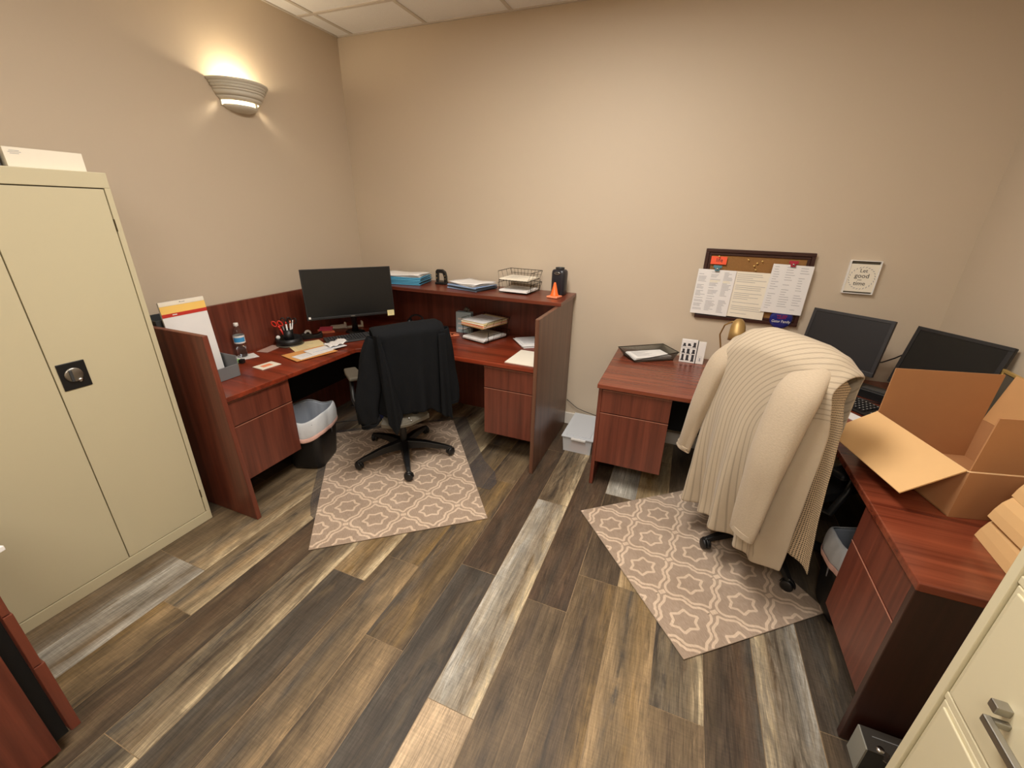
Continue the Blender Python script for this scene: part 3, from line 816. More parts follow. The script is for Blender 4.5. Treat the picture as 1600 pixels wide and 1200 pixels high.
# ------------------------------------------------------------ garments
def interp(tab, x):
    """tab: list of (x, y) ascending"""
    if x <= tab[0][0]: return tab[0][1]
    for (a, b), (c, d) in zip(tab, tab[1:]):
        if x <= c:
            t = (x-a)/(c-a); t2 = t*t*(3-2*t)*.4 + t*.6
            return b+(d-b)*t2
    return tab[-1][1]
def cloth(P, nu, nv, name, m, parent, th=.004, subs=1):
    """P(u,v) -> (x,y,z, U,V)"""
    pts = [P(i/nu, j/nv) for j in range(nv+1) for i in range(nu+1)]
    mb = MB(); k = nu+1
    mb.add([p[:3] for p in pts], [(j*k+i, j*k+i+1, (j+1)*k+i+1, (j+1)*k+i) for j in range(nv) for i in range(nu)], 0, True)
    o = mb.build(name, m, parent, world=False, solid=th, subs=subs)
    uvl = o.data.uv_layers.new(name='UVMap')
    for poly in o.data.polygons:
        for li in poly.loop_indices:
            vi = o.data.loops[li].vertex_index; uvl.data[li].uv = (pts[vi][3], pts[vi][4])
    return o
def sleeve(path, radii, name, m, parent, folds=.006, nk=20, flat=.6, seed=0, front=(0, -1, 0)):
    """tapered cloth tube along path; radii are half-widths; flattened in the front direction"""
    n = len(path)*4; P = [Vector(p) for p in path]; fr = Vector(front)
    rnd = random.Random(seed); ph = [rnd.uniform(0, 6) for _ in range(4)]
    def at(t):
        f = t*(len(P)-1); i = min(int(f), len(P)-2); s = f-i
        p0 = P[max(i-1, 0)]; p1 = P[i]; p2 = P[i+1]; p3 = P[min(i+2, len(P)-1)]
        q = .5*((2*p1)+(p2-p0)*s+(2*p0-5*p1+4*p2-p3)*s*s+(3*p1-p0-3*p2+p3)*s**3)
        r = radii[i]*(1-s)+radii[i+1]*s
        return q, r
    def F(u, v):
        c, r = at(v); c2, _ = at(min(v+.02, 1)); c1, _ = at(max(v-.02, 0)); T_ = (c2-c1).normalized()
        s = T_.cross(fr).normalized(); f = s.cross(T_).normalized()
        a = 2*PI*u
        fo = folds*(math.sin(3*a+ph[0]+5*v) + .6*math.sin(5*a+ph[1]-7*v)) * (.3+v)
        rr = r+fo
        p = c + s*(math.cos(a)*rr) + f*(math.sin(a)*rr*flat)
        return (p.x, p.y, p.z, a*r, v*.7)
    return cloth(F, nk, n, name, m, parent, .004)

def cream_cardigan():
    t = thing('cardigan', 'long cream knit cardigan draped over the back of the right chair', 'cardigan', (.62, 2.25, .008), Y2)
    X0, YB_ = .038, -.372
    left = [(.22, -.305), (.30, -.290), (.45, -.268), (.62, -.262), (.80, -.250), (.95, -.238), (1.05, -.228), (1.14, -.205), (1.20, -.180)]
    right = [(.22, .335), (.40, .345), (.62, .352), (.80, .352), (.95, .345), (1.05, .335), (1.12, .318), (1.18, .290), (1.24, .24)]
    top = [(-.30, 1.10), (-.22, 1.165), (-.15, 1.215), (-.06, 1.243), (.07, 1.243), (.18, 1.236), (.26, 1.215), (.32, 1.175), (.37, 1.12)]
    hem = [(-.32, .262), (-.25, .235), (-.2, .222), (-.10, .225), (-.03, .250), (.02, .245), (.07, .232), (.15, .218), (.24, .222), (.33, .240)]
    def fold(s, z):
        d = max(0, (1.0-z)/.8)
        w_ = math.sin(s*52+1.0*math.sin(z*3)) * .016 + math.sin(s*23+2)*.014
        lft = 1 if s < .12 else max(.25, 1-(s-.12)*5)
        return d**1.5*w_*lft*2.1
    def P(u, v):
        s0 = -.235+u*(.335+.235)
        # v<0.14: over the top and down inside; then back
        if v < .16:
            k = v/.16; zt = interp(top, s0)-.01
            if k < .6:
                z = zt-.34*(1-k/.6)**1.2; y = YB_+.145 + .01*math.sin(k*3)
                s = s0*.96
                return (X0+s, y, z, s, z+.3*(1-k))
            a = (k-.6)/.4*PI/2
            y = YB_+.075+.070*math.cos(a); z = zt+.012*math.sin(a)
            return (X0+s0, y, z, s0, z+.09-.09*(k-.6)/.4)
        k = (v-.16)/.84
        zt = interp(top, s0); zb = interp(hem, s0*1.12)
        a = min(1, k/.09)
        z = zt-(zt-zb)*k
        if k < .09: y = YB_+.075-.075*math.sin(a*PI/2)
        else: y = YB_ - .018*math.sin(min(1, (k-.09)*1.2)*PI)
        lo, hi = interp(left, z), interp(right, z)
        s = lo+(hi-lo)*u
        if a < 1: s = s0*(1-a)+s*a
        e = abs(u*2-1)**5
        y += .055*e*min(1, k*4)
        y -= fold(s, z)
        y -= .02*max(0, (.9-z))*1.0
        return (X0+s, y, z, s, z)
    cloth(P, 74, 60, 'back_panel', KCREAM, t, .005)
    # right front panel: open mesh knit hanging beyond the right side
    def Q(u, v):
        z0 = 1.17-.06*u; z1 = .40-.10*u
        z = z0+(z1-z0)*v
        lo = interp([(.3, .26), (.6, .30), (1.1, .315)], z); hi = interp([(.28, .430), (.40, .415), (.60, .392), (.76, .378), (.95, .360), (1.10, .322), (1.2, .29)], z)
        s = lo+(hi-lo)*u
        y = YB_+.035 + .05*u + .012*math.sin(u*9+z*3)*v
        if v < .06: y += .03*(1-v/.06)
        return (X0+s, y, z, u*.26, z)
    cloth(Q, 16, 36, 'front_panel', KMESH, t, .004)
    # left front edge inside
    def Q2(u, v):
        z = 1.12+(.45-1.12)*v
        s = -.21-.05*u-.05*v*u
        return (X0+s, YB_+.06+.09*u+.01*math.sin(v*9), z, s, z)
    cloth(Q2, 8, 24, 'front_panel', KCREAMP, t, .004)
    # sleeves
    sl = sleeve([(X0+.225, YB_+.070, 1.175), (X0+.228, YB_-.022, 1.06), (X0+.222, YB_-.07, .80), (X0+.215, YB_-.075, .60), (X0+.208, YB_-.075, .375)],
           [.050, .092, .086, .074, .058], 'sleeve', KCREAMP, t, .005, 24, .42, 1)
    sleeve([(X0+.208, YB_-.075, .400), (X0+.207, YB_-.075, .370)], [.062, .064], 'cuff', KCREAMP, sl, 0, 24, .42, 1)
    sl = sleeve([(X0-.150, YB_+.075, 1.15), (X0-.220, YB_+.018, 1.03), (X0-.268, YB_+.0, .82), (X0-.305, YB_+.0, .65), (X0-.335, YB_+.005, .50)],
           [.035, .060, .056, .048, .040], 'sleeve', KCREAMP, t, .005, 22, .6, 2)
    sleeve([(X0-.333, YB_+.005, .52), (X0-.340, YB_+.005, .492)], [.044, .047], 'cuff', KCREAMP, sl, .003, 22, .6, 2)
cream_cardigan()

def black_cardigan():
    t = thing('cardigan', 'black cardigan draped over the back of the left chair', 'cardigan', (-1.71, 2.20, .008), Y1)
    X0, YB_ = .041, -.288
    left = [(.40, -.26), (.60, -.262), (.80, -.252), (.95, -.245), (1.03, -.232)]
    right = [(.40, .215), (.60, .210), (.80, .212), (.95, .212), (1.03, .20)]
    top = [(-.26, 1.015), (-.22, 1.038), (0, 1.048), (.17, 1.05), (.21, 1.03)]
    hem = [(-.26, .50), (-.16, .475), (-.06, .468), (.05, .480), (.09, .470), (.14, .425), (.20, .365), (.24, .40)]
    def P(u, v):
        s0 = -.238+u*(.208+.238)
        zt = interp(top, s0)
        if v < .18:
            k = v/.18
            if k < .6: return (X0+s0*.98, YB_+.125, zt-.008-.36*(1-k/.6), s0, zt+.3)
            a = (k-.6)/.4*PI/2
            return (X0+s0, YB_+.065+.06*math.cos(a), zt-.008+.008*math.sin(a), s0, zt+.1)
        k = (v-.18)/.82; zb = interp(hem, s0)
        z = zt-(zt-zb)*k; a = min(1, k/.08)
        y = YB_+.065*(1-math.sin(a*PI/2))
        lo, hi = interp(left, z), interp(right, z); s = lo+(hi-lo)*u
        if a < 1: s = s0*(1-a)+s*a
        y += .06*abs(u*2-1)**5*min(1, k*4)
        y -= .02*k*math.sin(s*30+1)*k + .012*k*math.sin(s*61)
        return (X0+s, y, z, s, z)
    cloth(P, 44, 40, 'back_panel', KBLACK, t, .005)
    def Q(u, v):   # left front flap: narrow, ends in a low point
        z = 1.02+((.36+.10*abs(u-.42)*2)-1.02)*v
        s = -.245+.06*v*.6+u*(.035+.062*v)
        y = YB_-.012-.022*math.sin(u*PI)-.012*v+.008*math.sin(u*10+v*6)
        return (X0+s, y, z, s, z)
    cloth(Q, 14, 34, 'front_panel', KBLACK, t, .004)
    def Q3(u, v):
        z = .98+((.42-.05*u)-.98)*v
        s = .15+u*(.05+.03*v)
        return (X0+s, YB_-.006-.014*math.sin(u*PI*2)*v, z, s, z)
    cloth(Q3, 12, 28, 'front_panel', KBLACK, t, .004)
    sl = sleeve([(X0-.222, YB_+.02, .99), (X0-.262, YB_+.03, .88), (X0-.285, YB_+.03, .72), (X0-.310, YB_+.03, .58), (X0-.305, YB_+.03, .455)],
           [.05, .062, .066, .068, .058], 'sleeve', KBLACK, t, .009, 24, .55, 5)
    sleeve([(X0-.305, YB_+.03, .47), (X0-.292, YB_+.03, .435)], [.062, .060], 'cuff', KBLACK, sl, .006, 24, .55, 6)
    sl = sleeve([(X0+.188, YB_+.03, 1.0), (X0+.212, YB_+.04, .88), (X0+.228, YB_+.05, .74), (X0+.242, YB_+.05, .60), (X0+.250, YB_+.05, .475)],
           [.045, .050, .050, .050, .044], 'sleeve', KBLACK, t, .007, 24, .55, 8)
    sleeve([(X0+.249, YB_+.05, .49), (X0+.251, YB_+.05, .465)], [.048, .048], 'cuff', KBLACK, sl, 0, 24, .55, 8)
black_cardigan()

# ------------------------------------------------------------ small things: helpers
def text(s, size, loc, M, m, parent, name='lettering', depth=.0002, squash=1.0):
    """built-in lettering as a mesh; M is a 3x3 whose columns are the text's right, up and outward directions"""
    cu = bpy.data.curves.new(name, 'FONT'); cu.body = s; cu.size = size; cu.align_x = 'CENTER'; cu.align_y = 'CENTER'; cu.extrude = depth; cu.resolution_u = 3
    cu.space_line = .85
    tmp = bpy.data.objects.new('tmp', cu); COL.objects.link(tmp)
    bpy.context.view_layer.update()
    me = bpy.data.meshes.new_from_object(tmp.evaluated_get(bpy.context.evaluated_depsgraph_get()))
    bpy.data.objects.remove(tmp); bpy.data.curves.remove(cu)
    me.materials.clear(); me.materials.append(m)
    X = Matrix.Translation(Vector(loc)) @ M.to_4x4() @ Matrix.Diagonal((squash, 1, 1, 1))
    if parent: X = mat_of(parent).inverted() @ X
    me.transform(X); me.name = name
    o = bpy.data.objects.new(name, me); COL.objects.link(o)
    if parent: o.parent = parent
    return o
def frame_y(): return Matrix(((1, 0, 0), (0, 0, -1), (0, 1, 0)))   # right=+x, up=+z, out=-y
def flat(a):     # text lying flat, reading direction a
    return Matrix(((math.cos(a), -math.sin(a), 0), (math.sin(a), math.cos(a), 0), (0, 0, 1)))
def sheets(name, label, c, w_, d, h, ang, m, n=1, group=None, cat='paper', print_=True, jitter=.02, lines=9):
    """a sheet or a stack of sheets lying flat"""
    t = thing(name, label, cat, c, ang, group)
    rnd = random.Random(int(abs(c[0]*1000+c[1]*77)))
    mb = MB(); k = max(1, n)
    for i in range(k):
        a = rnd.uniform(-jitter, jitter)*3 if k > 1 else 0
        mb.obox((rnd.uniform(-jitter, jitter)*(k > 1), rnd.uniform(-jitter, jitter)*(k > 1), h*(i+.5)/k), w_, d, h/k*.96, RZ(a))
    s = mb.build('sheets' if n > 1 else 'sheet', m, t, world=False)
    if print_:
        p = MB(); z = h+.0006
        for i in range(lines):
            y = d*.36-i*d*.72/lines
            L = w_*rnd.uniform(.35, .72)
            p.box(-w_*.38, -w_*.38+L, y, y+d*.010, z, z+.0003)
        p.build('print', INK, s, world=False)
    return t
def bent_sheet(m_, c, w_, d, ang, z0, curl=.01, tilt=0):
    pass

# ------------------------------------------------------------ monitors
def monitor(name, label, c, w_, h_, yaw, tilt, base, screen, bez=.008, chin=.016, th=.03, logo=True, frame=BLACK):
    t = thing(name, label, 'monitor', (base[0], base[1], ZT), yaw)
    M = RZ(yaw) @ RX(-tilt)
    c = Vector(c)
    M = RZ(yaw) @ RX(-tilt)
    def L(x, y, z): return c + M @ Vector((x, y, z))
    p = MB(); p.obox(L(0, th/2, 0), w_, th*.8, h_, M); 
    p.obox(L(0, th*1.1, -h_*.05), w_*.6, th*.9, h_*.6, M)
    pan = p.build('panel', frame, t, bevel=.004)
    b = MB()
    b.obox(L(0, -.001, h_/2-bez/2), w_, .006, bez, M); b.obox(L(0, -.001, -h_/2+chin/2), w_, .006, chin, M)
    b.obox(L(-w_/2+bez/2, -.001, (chin-bez)/2), bez, .006, h_-bez-chin, M); b.obox(L(w_/2-bez/2, -.001, (chin-bez)/2), bez, .006, h_-bez-chin, M)
    bz = b.build('bezel', frame, t, bevel=.0012)
    MB().obox(L(0, .001, (chin-bez)/2), w_-2*bez, .004, h_-bez-chin, M).build('screen', screen, t)
    if logo:
        MB().obox(L(0, -.0045, -h_/2+chin/2), .03, .001, .006, M).build('badge', STEEL, bz)
    bx, by = base
    back = Vector((-math.sin(yaw), math.cos(yaw), 0))
    q = L(0, th*1.5, -h_*.1)
    foot = Vector((bx, by, ZT))
    MB().tube([foot+Vector((0, 0, .012)), foot+Vector((0, 0, .08)), Vector((q.x, q.y, q.z-.02)), q], [.026, .022, .022, .03], 10).build('neck', BLACK, t)
    f = MB().lathe([(.001, .012), (.068, .012), (.078, .006), (.080, 0)], (bx, by, ZT+.001), 32, None, 0, sx=1.05, sy=.85).build('foot', BLACK, t)
    return t, L, M, pan, bz
M1 = monitor('monitor', 'large black monitor with a yellow sticky note in the far left corner', (-2.316, 2.493, 1.106), .637, .361, R_(51.9), R_(6.9), (-2.465, 2.665), SCREEN)
t, L, M, pan, bz = M1
MB().obox(L(-.301, -.006, -.163), .015, .002, .015, M).build('white_sticker', GWHITE, bz)
n = thing('sticky_note', 'small pale yellow sticky note on the lower right corner of the large monitor', 'sticky note', tuple(L(.286, -.006, -.173)))
MB().obox(L(.286, -.0075, -.174), .052, .002, .043, M).build('paper', NOTE, n)
pp = MB()
for k in range(3): pp.obox(L(.284, -.009, -.163-.010*k), .036-.006*k, .0006, .0018, M)
pp.build('handwriting', INK, n)
monitor('monitor', 'black square monitor on the corner desk below the framed quote', (.925, 2.962, 1.030), .408, .323, R_(-36.4), R_(10.8), (.985, 3.04), SCREEN2, .017, .026, .03, True, mat('charcoal_plastic', lin((40, 39, 42)), .4))
monitor('monitor', 'black square monitor behind the open cardboard box', (1.282, 2.658, 1.025), .402, .320, R_(-55.9), R_(13), (1.31, 2.69), SCREEN, .018, .03, .026, True, mat('dark_plastic', lin((26, 25, 27)), .4))

# ------------------------------------------------------------ keyboards
def keyboard(label, c, ang, w_, d, body, keycol):
    t = thing('keyboard', label, 'keyboard', c, ang)
    b = MB(); b.add([(-w_/2, -d/2, .001), (w_/2, -d/2, .001), (w_/2, d/2, .001), (-w_/2, d/2, .001), (-w_/2, -d/2, .012), (w_/2, -d/2, .012), (w_/2, d/2, .024), (-w_/2, d/2, .024)],
        [(0,3,2,1),(4,5,6,7),(0,1,5,4),(1,2,6,5),(2,3,7,6),(3,0,4,7)])
    b.build('body', body, t, world=False, bevel=.003)
    key0 = None; rows = 5; cols = 19
    for r in range(rows):
        for k in range(cols):
            if k in (14,): continue
            if r == 0 and 4 <= k <= 8 and k != 6: continue
            x = -w_/2+.018+(w_-.036)*(k+.5)/cols; y = -d/2+.018+(d-.036)*(r+.5)/rows
            z = .0135 + .012*(y+d/2)/d
            if key0 is None:
                m = MB(); a = .0085; b_ = .0065
                m.add([(-a,-a,0),(a,-a,0),(a,a,0),(-a,a,0),(-b_,-b_,.006),(b_,-b_,.006),(b_,b_,.006),(-b_,b_,.006)], [(0,3,2,1),(4,5,6,7),(0,1,5,4),(1,2,6,5),(2,3,7,6),(3,0,4,7)], 0)
                m.add([(-b_*.55, -b_*.5, .0062), (b_*.3, -b_*.5, .0062), (b_*.3, b_*.45, .0062), (-b_*.55, b_*.45, .0062)], [(0,1,2,3)], 1)
                key0 = m.build('key', [keycol[0], keycol[1]], t, world=False); key0.location = (x, y, z)
            else:
                q = key0.copy(); COL.objects.link(q); q.location = (x, y, z)
                if r == 0 and k == 6: q.scale = (5, 1, 1)
    return t
KDARK = mat('key_black', lin((24, 24, 26)), .45); KPRINT = mat('key_print', lin((120, 120, 122)), .6)
KGREY = mat('key_grey', lin((70, 72, 76)), .45); KPRINT2 = mat('key_print_light', lin((205, 202, 198)), .6)
keyboard('black keyboard lying in front of the large monitor', (-2.33, 2.50, ZT+.001), R_(58), .43, .15, DGREY, (KDARK, KPRINT))
keyboard('black keyboard lying between the cream cardigan and the cardboard box', (.985, 2.672, ZT+.001), R_(-55), .44, .155, BLACK, (KDARK, KPRINT2))
sheets('envelope', 'white envelope in front of the keyboard on the corner desk', (.895, 2.545, ZT+.001), .26, .075, .004, R_(-55), PAPER, 1, cat='envelope', print_=False)

# black hub and cables under the two square monitors
t = thing('docking_station', 'low black docking box beneath the two square monitors', 'docking station', (1.10, 2.83, ZT))
MB().obox((1.13, 2.86, ZT+.026), .20, .12, .05, RZ(R_(-40))).build('body', BLACK, t, bevel=.004)
MB().obox((1.12, 2.85, ZT+.053), .11, .05, .004, RZ(R_(-40))).build('vent', DGREY, t)
t = thing('cable', 'black cable looping between the two square monitors', 'cable', (1.15, 2.95, ZT))
MB().tube([(1.02, 3.02, .80), (1.07, 3.03, .87), (1.12, 3.04, .90), (1.17, 3.02, .915), (1.20, 2.97, .96), (1.225, 2.92, 1.01), (1.26, 2.86, 1.03), (1.31, 2.80, 1.02)], .004, 6).build('cord', BLACK, t)
t = thing('cable', 'black cable lying on the desk behind the keyboard and square monitor', 'cable', (.9, 2.95, ZT))
MB().tube([(.74, 2.93, ZT+.006), (.82, 2.90, ZT+.006), (.90, 2.90, ZT+.006), (.98, 2.86, ZT+.006), (1.04, 2.80, ZT+.006), (1.14, 2.74, ZT+.006)], .004, 6).build('cord', BLACK, t)

# ------------------------------------------------------------ open cardboard box
def open_box():
    L_ = Vector((.872, 2.133, 0)); ex = Vector((.969, .246, 0)); ey = Vector((-.246, .969, 0)); up = Vector((0, 0, 1))
    wB, dB, z0, z1 = .412, .466, ZT+.001, .925
    F_ = L_ - ey*dB
    t = thing('cardboard_box', 'open brown cardboard box with raised flaps on the corner desk', 'box', tuple(L_+up*z0))
    th = .0045
    def pt(a, b, z): p = F_ + ex*a + ey*b; return Vector((p.x, p.y, z))
    b = MB()
    b.quadslab(pt(0,0,z0), pt(wB,0,z0), pt(wB,dB,z0), pt(0,dB,z0), th)
    b.quadslab(pt(0,0,z0), pt(0,0,z1), pt(wB,0,z1), pt(wB,0,z0), -th)
    b.quadslab(pt(0,dB,z0), pt(wB,dB,z0), pt(wB,dB,z1), pt(0,dB,z1), th)
    b.quadslab(pt(0,0,z0), pt(0,dB,z0), pt(0,dB,z1), pt(0,0,z1), th)
    b.quadslab(pt(wB,0,z0), pt(wB,0,z1), pt(wB,dB,z1), pt(wB,dB,z0), th)
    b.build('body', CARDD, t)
    r_ = MB()
    for p, q in ((pt(0,0,z1), pt(0,dB,z1)), (pt(0,dB,z1), pt(wB,dB,z1)), (pt(wB,dB,z1), pt(wB,0,z1)), (pt(wB,0,z1), pt(0,0,z1))): r_.tube([p, q], .0032, 6)
    r_.build('crease', CARDE, t)
    fl = .204; g_ = .004
    def flap(p, q, out, deg, m):
        a = R_(deg); v = (out*math.cos(a)+up*math.sin(a))*fl; d = (q-p).normalized()*g_
        MB().quadslab(p+d, q-d, q-d+v, p+d+v, th).build('flap', m, t)
    flap(pt(0,0,z1), pt(0,dB,z1), -ex, -33, CARDL)  # flap that catches the light, painted in a paler cardboard
    flap(pt(0,dB,z1), pt(wB,dB,z1), ey, 91, CARDD)  # flap facing away from the light, shade painted in as darker cardboard
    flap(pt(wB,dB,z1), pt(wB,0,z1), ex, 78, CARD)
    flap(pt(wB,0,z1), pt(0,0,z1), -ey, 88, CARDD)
open_box()
# three small tan cartons
def carton_shape(t, c, w_, d, h, ang):
    pts = []; 
    for k in range(5): pts.append((-w_/2+.035*(1-math.sin(PI/2*k/4)), h*k/4))
    vs = []; n = 5
    M = RZ(ang); c = Vector(c)
    mb = MB()
    prof = [(-w_/2, 0), (-w_/2+.006, h*.35), (-w_/2+.016, h*.7), (-w_/2+.032, h), (w_/2-.032, h), (w_/2-.016, h*.7), (w_/2-.006, h*.35), (w_/2, 0)]
    for y in (-d/2, d/2):
        for x, z in prof: vs.append(c + M @ Vector((x, y, z)))
    k = len(prof)
    mb.add(vs, [tuple(range(k)), tuple(range(2*k-1, k-1, -1))] + [(i, i+k, (i+1) % k+k, (i+1) % k) for i in range(k)])
    mb.build('carton_body', CARDL, t)
    s = MB(); s.obox(c + M @ Vector((-w_*.5+.045, 0, h+.0008)), .002, d*.98, .001, M); s.build('fold_line', CARDE, t)
AC = R_(-2)
for i, (x, y, z, lab) in enumerate(((1.205, 1.45, ZT+.001, 'lowest of the three small tan cartons beside the open box'), (1.215, 1.455, ZT+.083, 'middle one of the three small tan cartons beside the open box'), (1.245, 1.46, ZT+.165, 'topmost of the three small tan cartons beside the open box'))):
    t = thing('small_carton', lab, 'box', (x, y, z), 0, 'small tan cartons')
    carton_shape(t, (x, y, z), .37, .28, .081, AC+R_((0, 3, 1)[i]))

# gold picture frame leaning at the right wall
t = thing('picture_frame', 'thin gold-edged frame leaning on the right wall behind the open box', 'picture frame', (1.40, 2.40, ZT))
m = MB(); m.box(1.405, 1.418, 2.18, 2.50, 1.072, 1.086); m.box(1.405, 1.418, 2.18, 2.50, ZT+.001, ZT+.014); m.box(1.405, 1.418, 2.18, 2.194, ZT+.014, 1.072); m.box(1.405, 1.418, 2.486, 2.50, ZT+.014, 1.072)
m.build('frame', GOLD, t, bevel=.002)
MB().box(1.412, 1.418, 2.194, 2.486, ZT+.014, 1.072).build('backing', TAUPE, t)

# ------------------------------------------------------------ desk lamp, blocks, mesh tray
t = thing('desk_lamp', 'brass gooseneck desk lamp behind the cream cardigan', 'lamp', (.33, 3.02, ZT))
MB().lathe([(.001, .02), (.06, .02), (.075, .008), (.078, 0)], (.33, 3.02, ZT+.001), 24).build('base', BRASS, t)
MB().tube([(.33, 3.02, ZT+.02), (.30, 3.03, .88), (.275, 3.0, .98), (.285, 2.93, 1.06), (.32, 2.89, 1.095), (.345, 2.87, 1.09)], .005, 8).build('gooseneck', BRASS, t)
Ml = Matrix((Vector((1, 0, 0)), Vector((0, .94, -.33)), Vector((0, .33, .94)))).transposed()
MB().lathe([(.001, .068), (.016, .065), (.030, .050), (.040, .022), (.044, -.02), (.046, -.065)], (.352, 2.84, 1.058), 24, Ml).build('shade', BRASS, t, solid=.002)

t = thing('block_calendar', 'black and white pattern block calendar leaning on the back wall', 'calendar', (.135, 3.06, ZT))
bx = MB(); bx.box(.056, .158, 3.05, 3.075, ZT+.001, ZT+.163); bx.build('pattern_block', PAPER, t, bevel=.001)
pt_ = MB(); rn = random.Random(5)
sh = [[(.07,.20),(.10,.28)], ]
cells = [(0, .036, .044), (1, .036, .04), (2, .036, .05), (0, .083, .03), (1, .083, .036), (2, .083, .03), (0, .128, .022), (1, .130, .018), (2, .131, .034)]
for cxi, z, h_ in cells:
    xx = .075+.032*cxi; 
    pt_.box(xx-.007-.003*(cxi % 2), xx+.007+.002*(cxi == 2), 3.0492, 3.0499, ZT+z-h_/2+.006, ZT+z+h_/2)
    pt_.box(xx-.011, xx+.011, 3.0492, 3.0499, ZT+z-h_/2, ZT+z-h_/2+.008)
for z in (.06, .108): pt_.box(.058, .156, 3.0492, 3.0499, ZT+z, ZT+z+.0015)
pt_.build('dark_print', INKD, t)
MB().box(.158, .164, 3.052, 3.075, ZT+.001, ZT+.160).build('spine', DGREY, t)
cd = MB().box(.164, .212, 3.05, 3.07, ZT+.001, ZT+.157).build('white_card', GWHITE, t, bevel=.0008)
pq = MB(); pq.box(.178, .179, 3.0492, 3.0499, ZT+.02, ZT+.055); pq.box(.196, .197, 3.0492, 3.0499, ZT+.02, ZT+.055); pq.box(.178, .197, 3.0492, 3.0499, ZT+.055, ZT+.056); pq.box(.184, .191, 3.0492, 3.0499, ZT+.02, ZT+.045)
pq.build('small_print', INK, cd)

MESHM, mt_, mb_ = nt('wire_mesh')
mb_.inputs['Base Color'].default_value = lin((120, 118, 108)); mb_.inputs['Metallic'].default_value = .6; mb_.inputs['Roughness'].default_value = .4; mb_.inputs['Alpha'].default_value = .5
def mesh_tray():
    A = Vector((-.225, 2.89, 0)); e1 = Vector((.82, .572, 0)); e2 = Vector((-.572, .82, 0)); w_, d = .295, .175
    t = thing('mesh_letter_tray', 'grey wire mesh letter tray holding papers at the left end of the corner desk', 'letter tray', (A.x+.05, A.y+.12, ZT), 0)
    def p(a, b, z): q = A+e1*a+e2*b; return Vector((q.x, q.y, z))
    z0, z1 = ZT+.003, ZT+.062; o = .030
    B = [p(0,0,z0), p(w_,0,z0), p(w_,d,z0), p(0,d,z0)]
    T_ = [p(-o*.3,-o*.1,z0+.012), p(w_+o,-o*.4,z1), p(w_+o*.6,d+.002,z1+.006), p(-o*1.6,d+.002,z1)]
    m = MB(); m.add(B+T_, [(0,1,2,3)] + [(i, (i+1) % 4, (i+1) % 4+4, i+4) for i in (1, 2, 3)] + [(0, 1, 5, 4)])
    m.build('mesh_sides', MESHM, t, solid=.0015)
    MB().tube(T_, .003, 8, closed=True).build('rim_wire', WIRE, t)
    MB().tube(B, .003, 8, closed=True).build('base_wire', WIRE, t)
    s = thing('paper_stack', 'white papers lying in the grey wire mesh tray', 'paper', tuple(p(w_*.5, d*.5, z0+.004)), math.atan2(e1.y, e1.x))
    mb = MB()
    for k in range(6): mb.obox((.003*(k % 3)-.003, -.002*(k % 2), .003+.0035*k), w_-.02, d-.02, .003, RZ(.01*(k % 3-1)))
    ss = mb.build('sheets', PAPER, s, world=False)
    q = MB()
    for k in range(8): q.box(-.11, -.11+.06+.10*((k*37 % 10)/10), .06-.015*k, .062-.015*k, .0228, .0232)
    q.build('print', INK, ss, world=False)
mesh_tray()

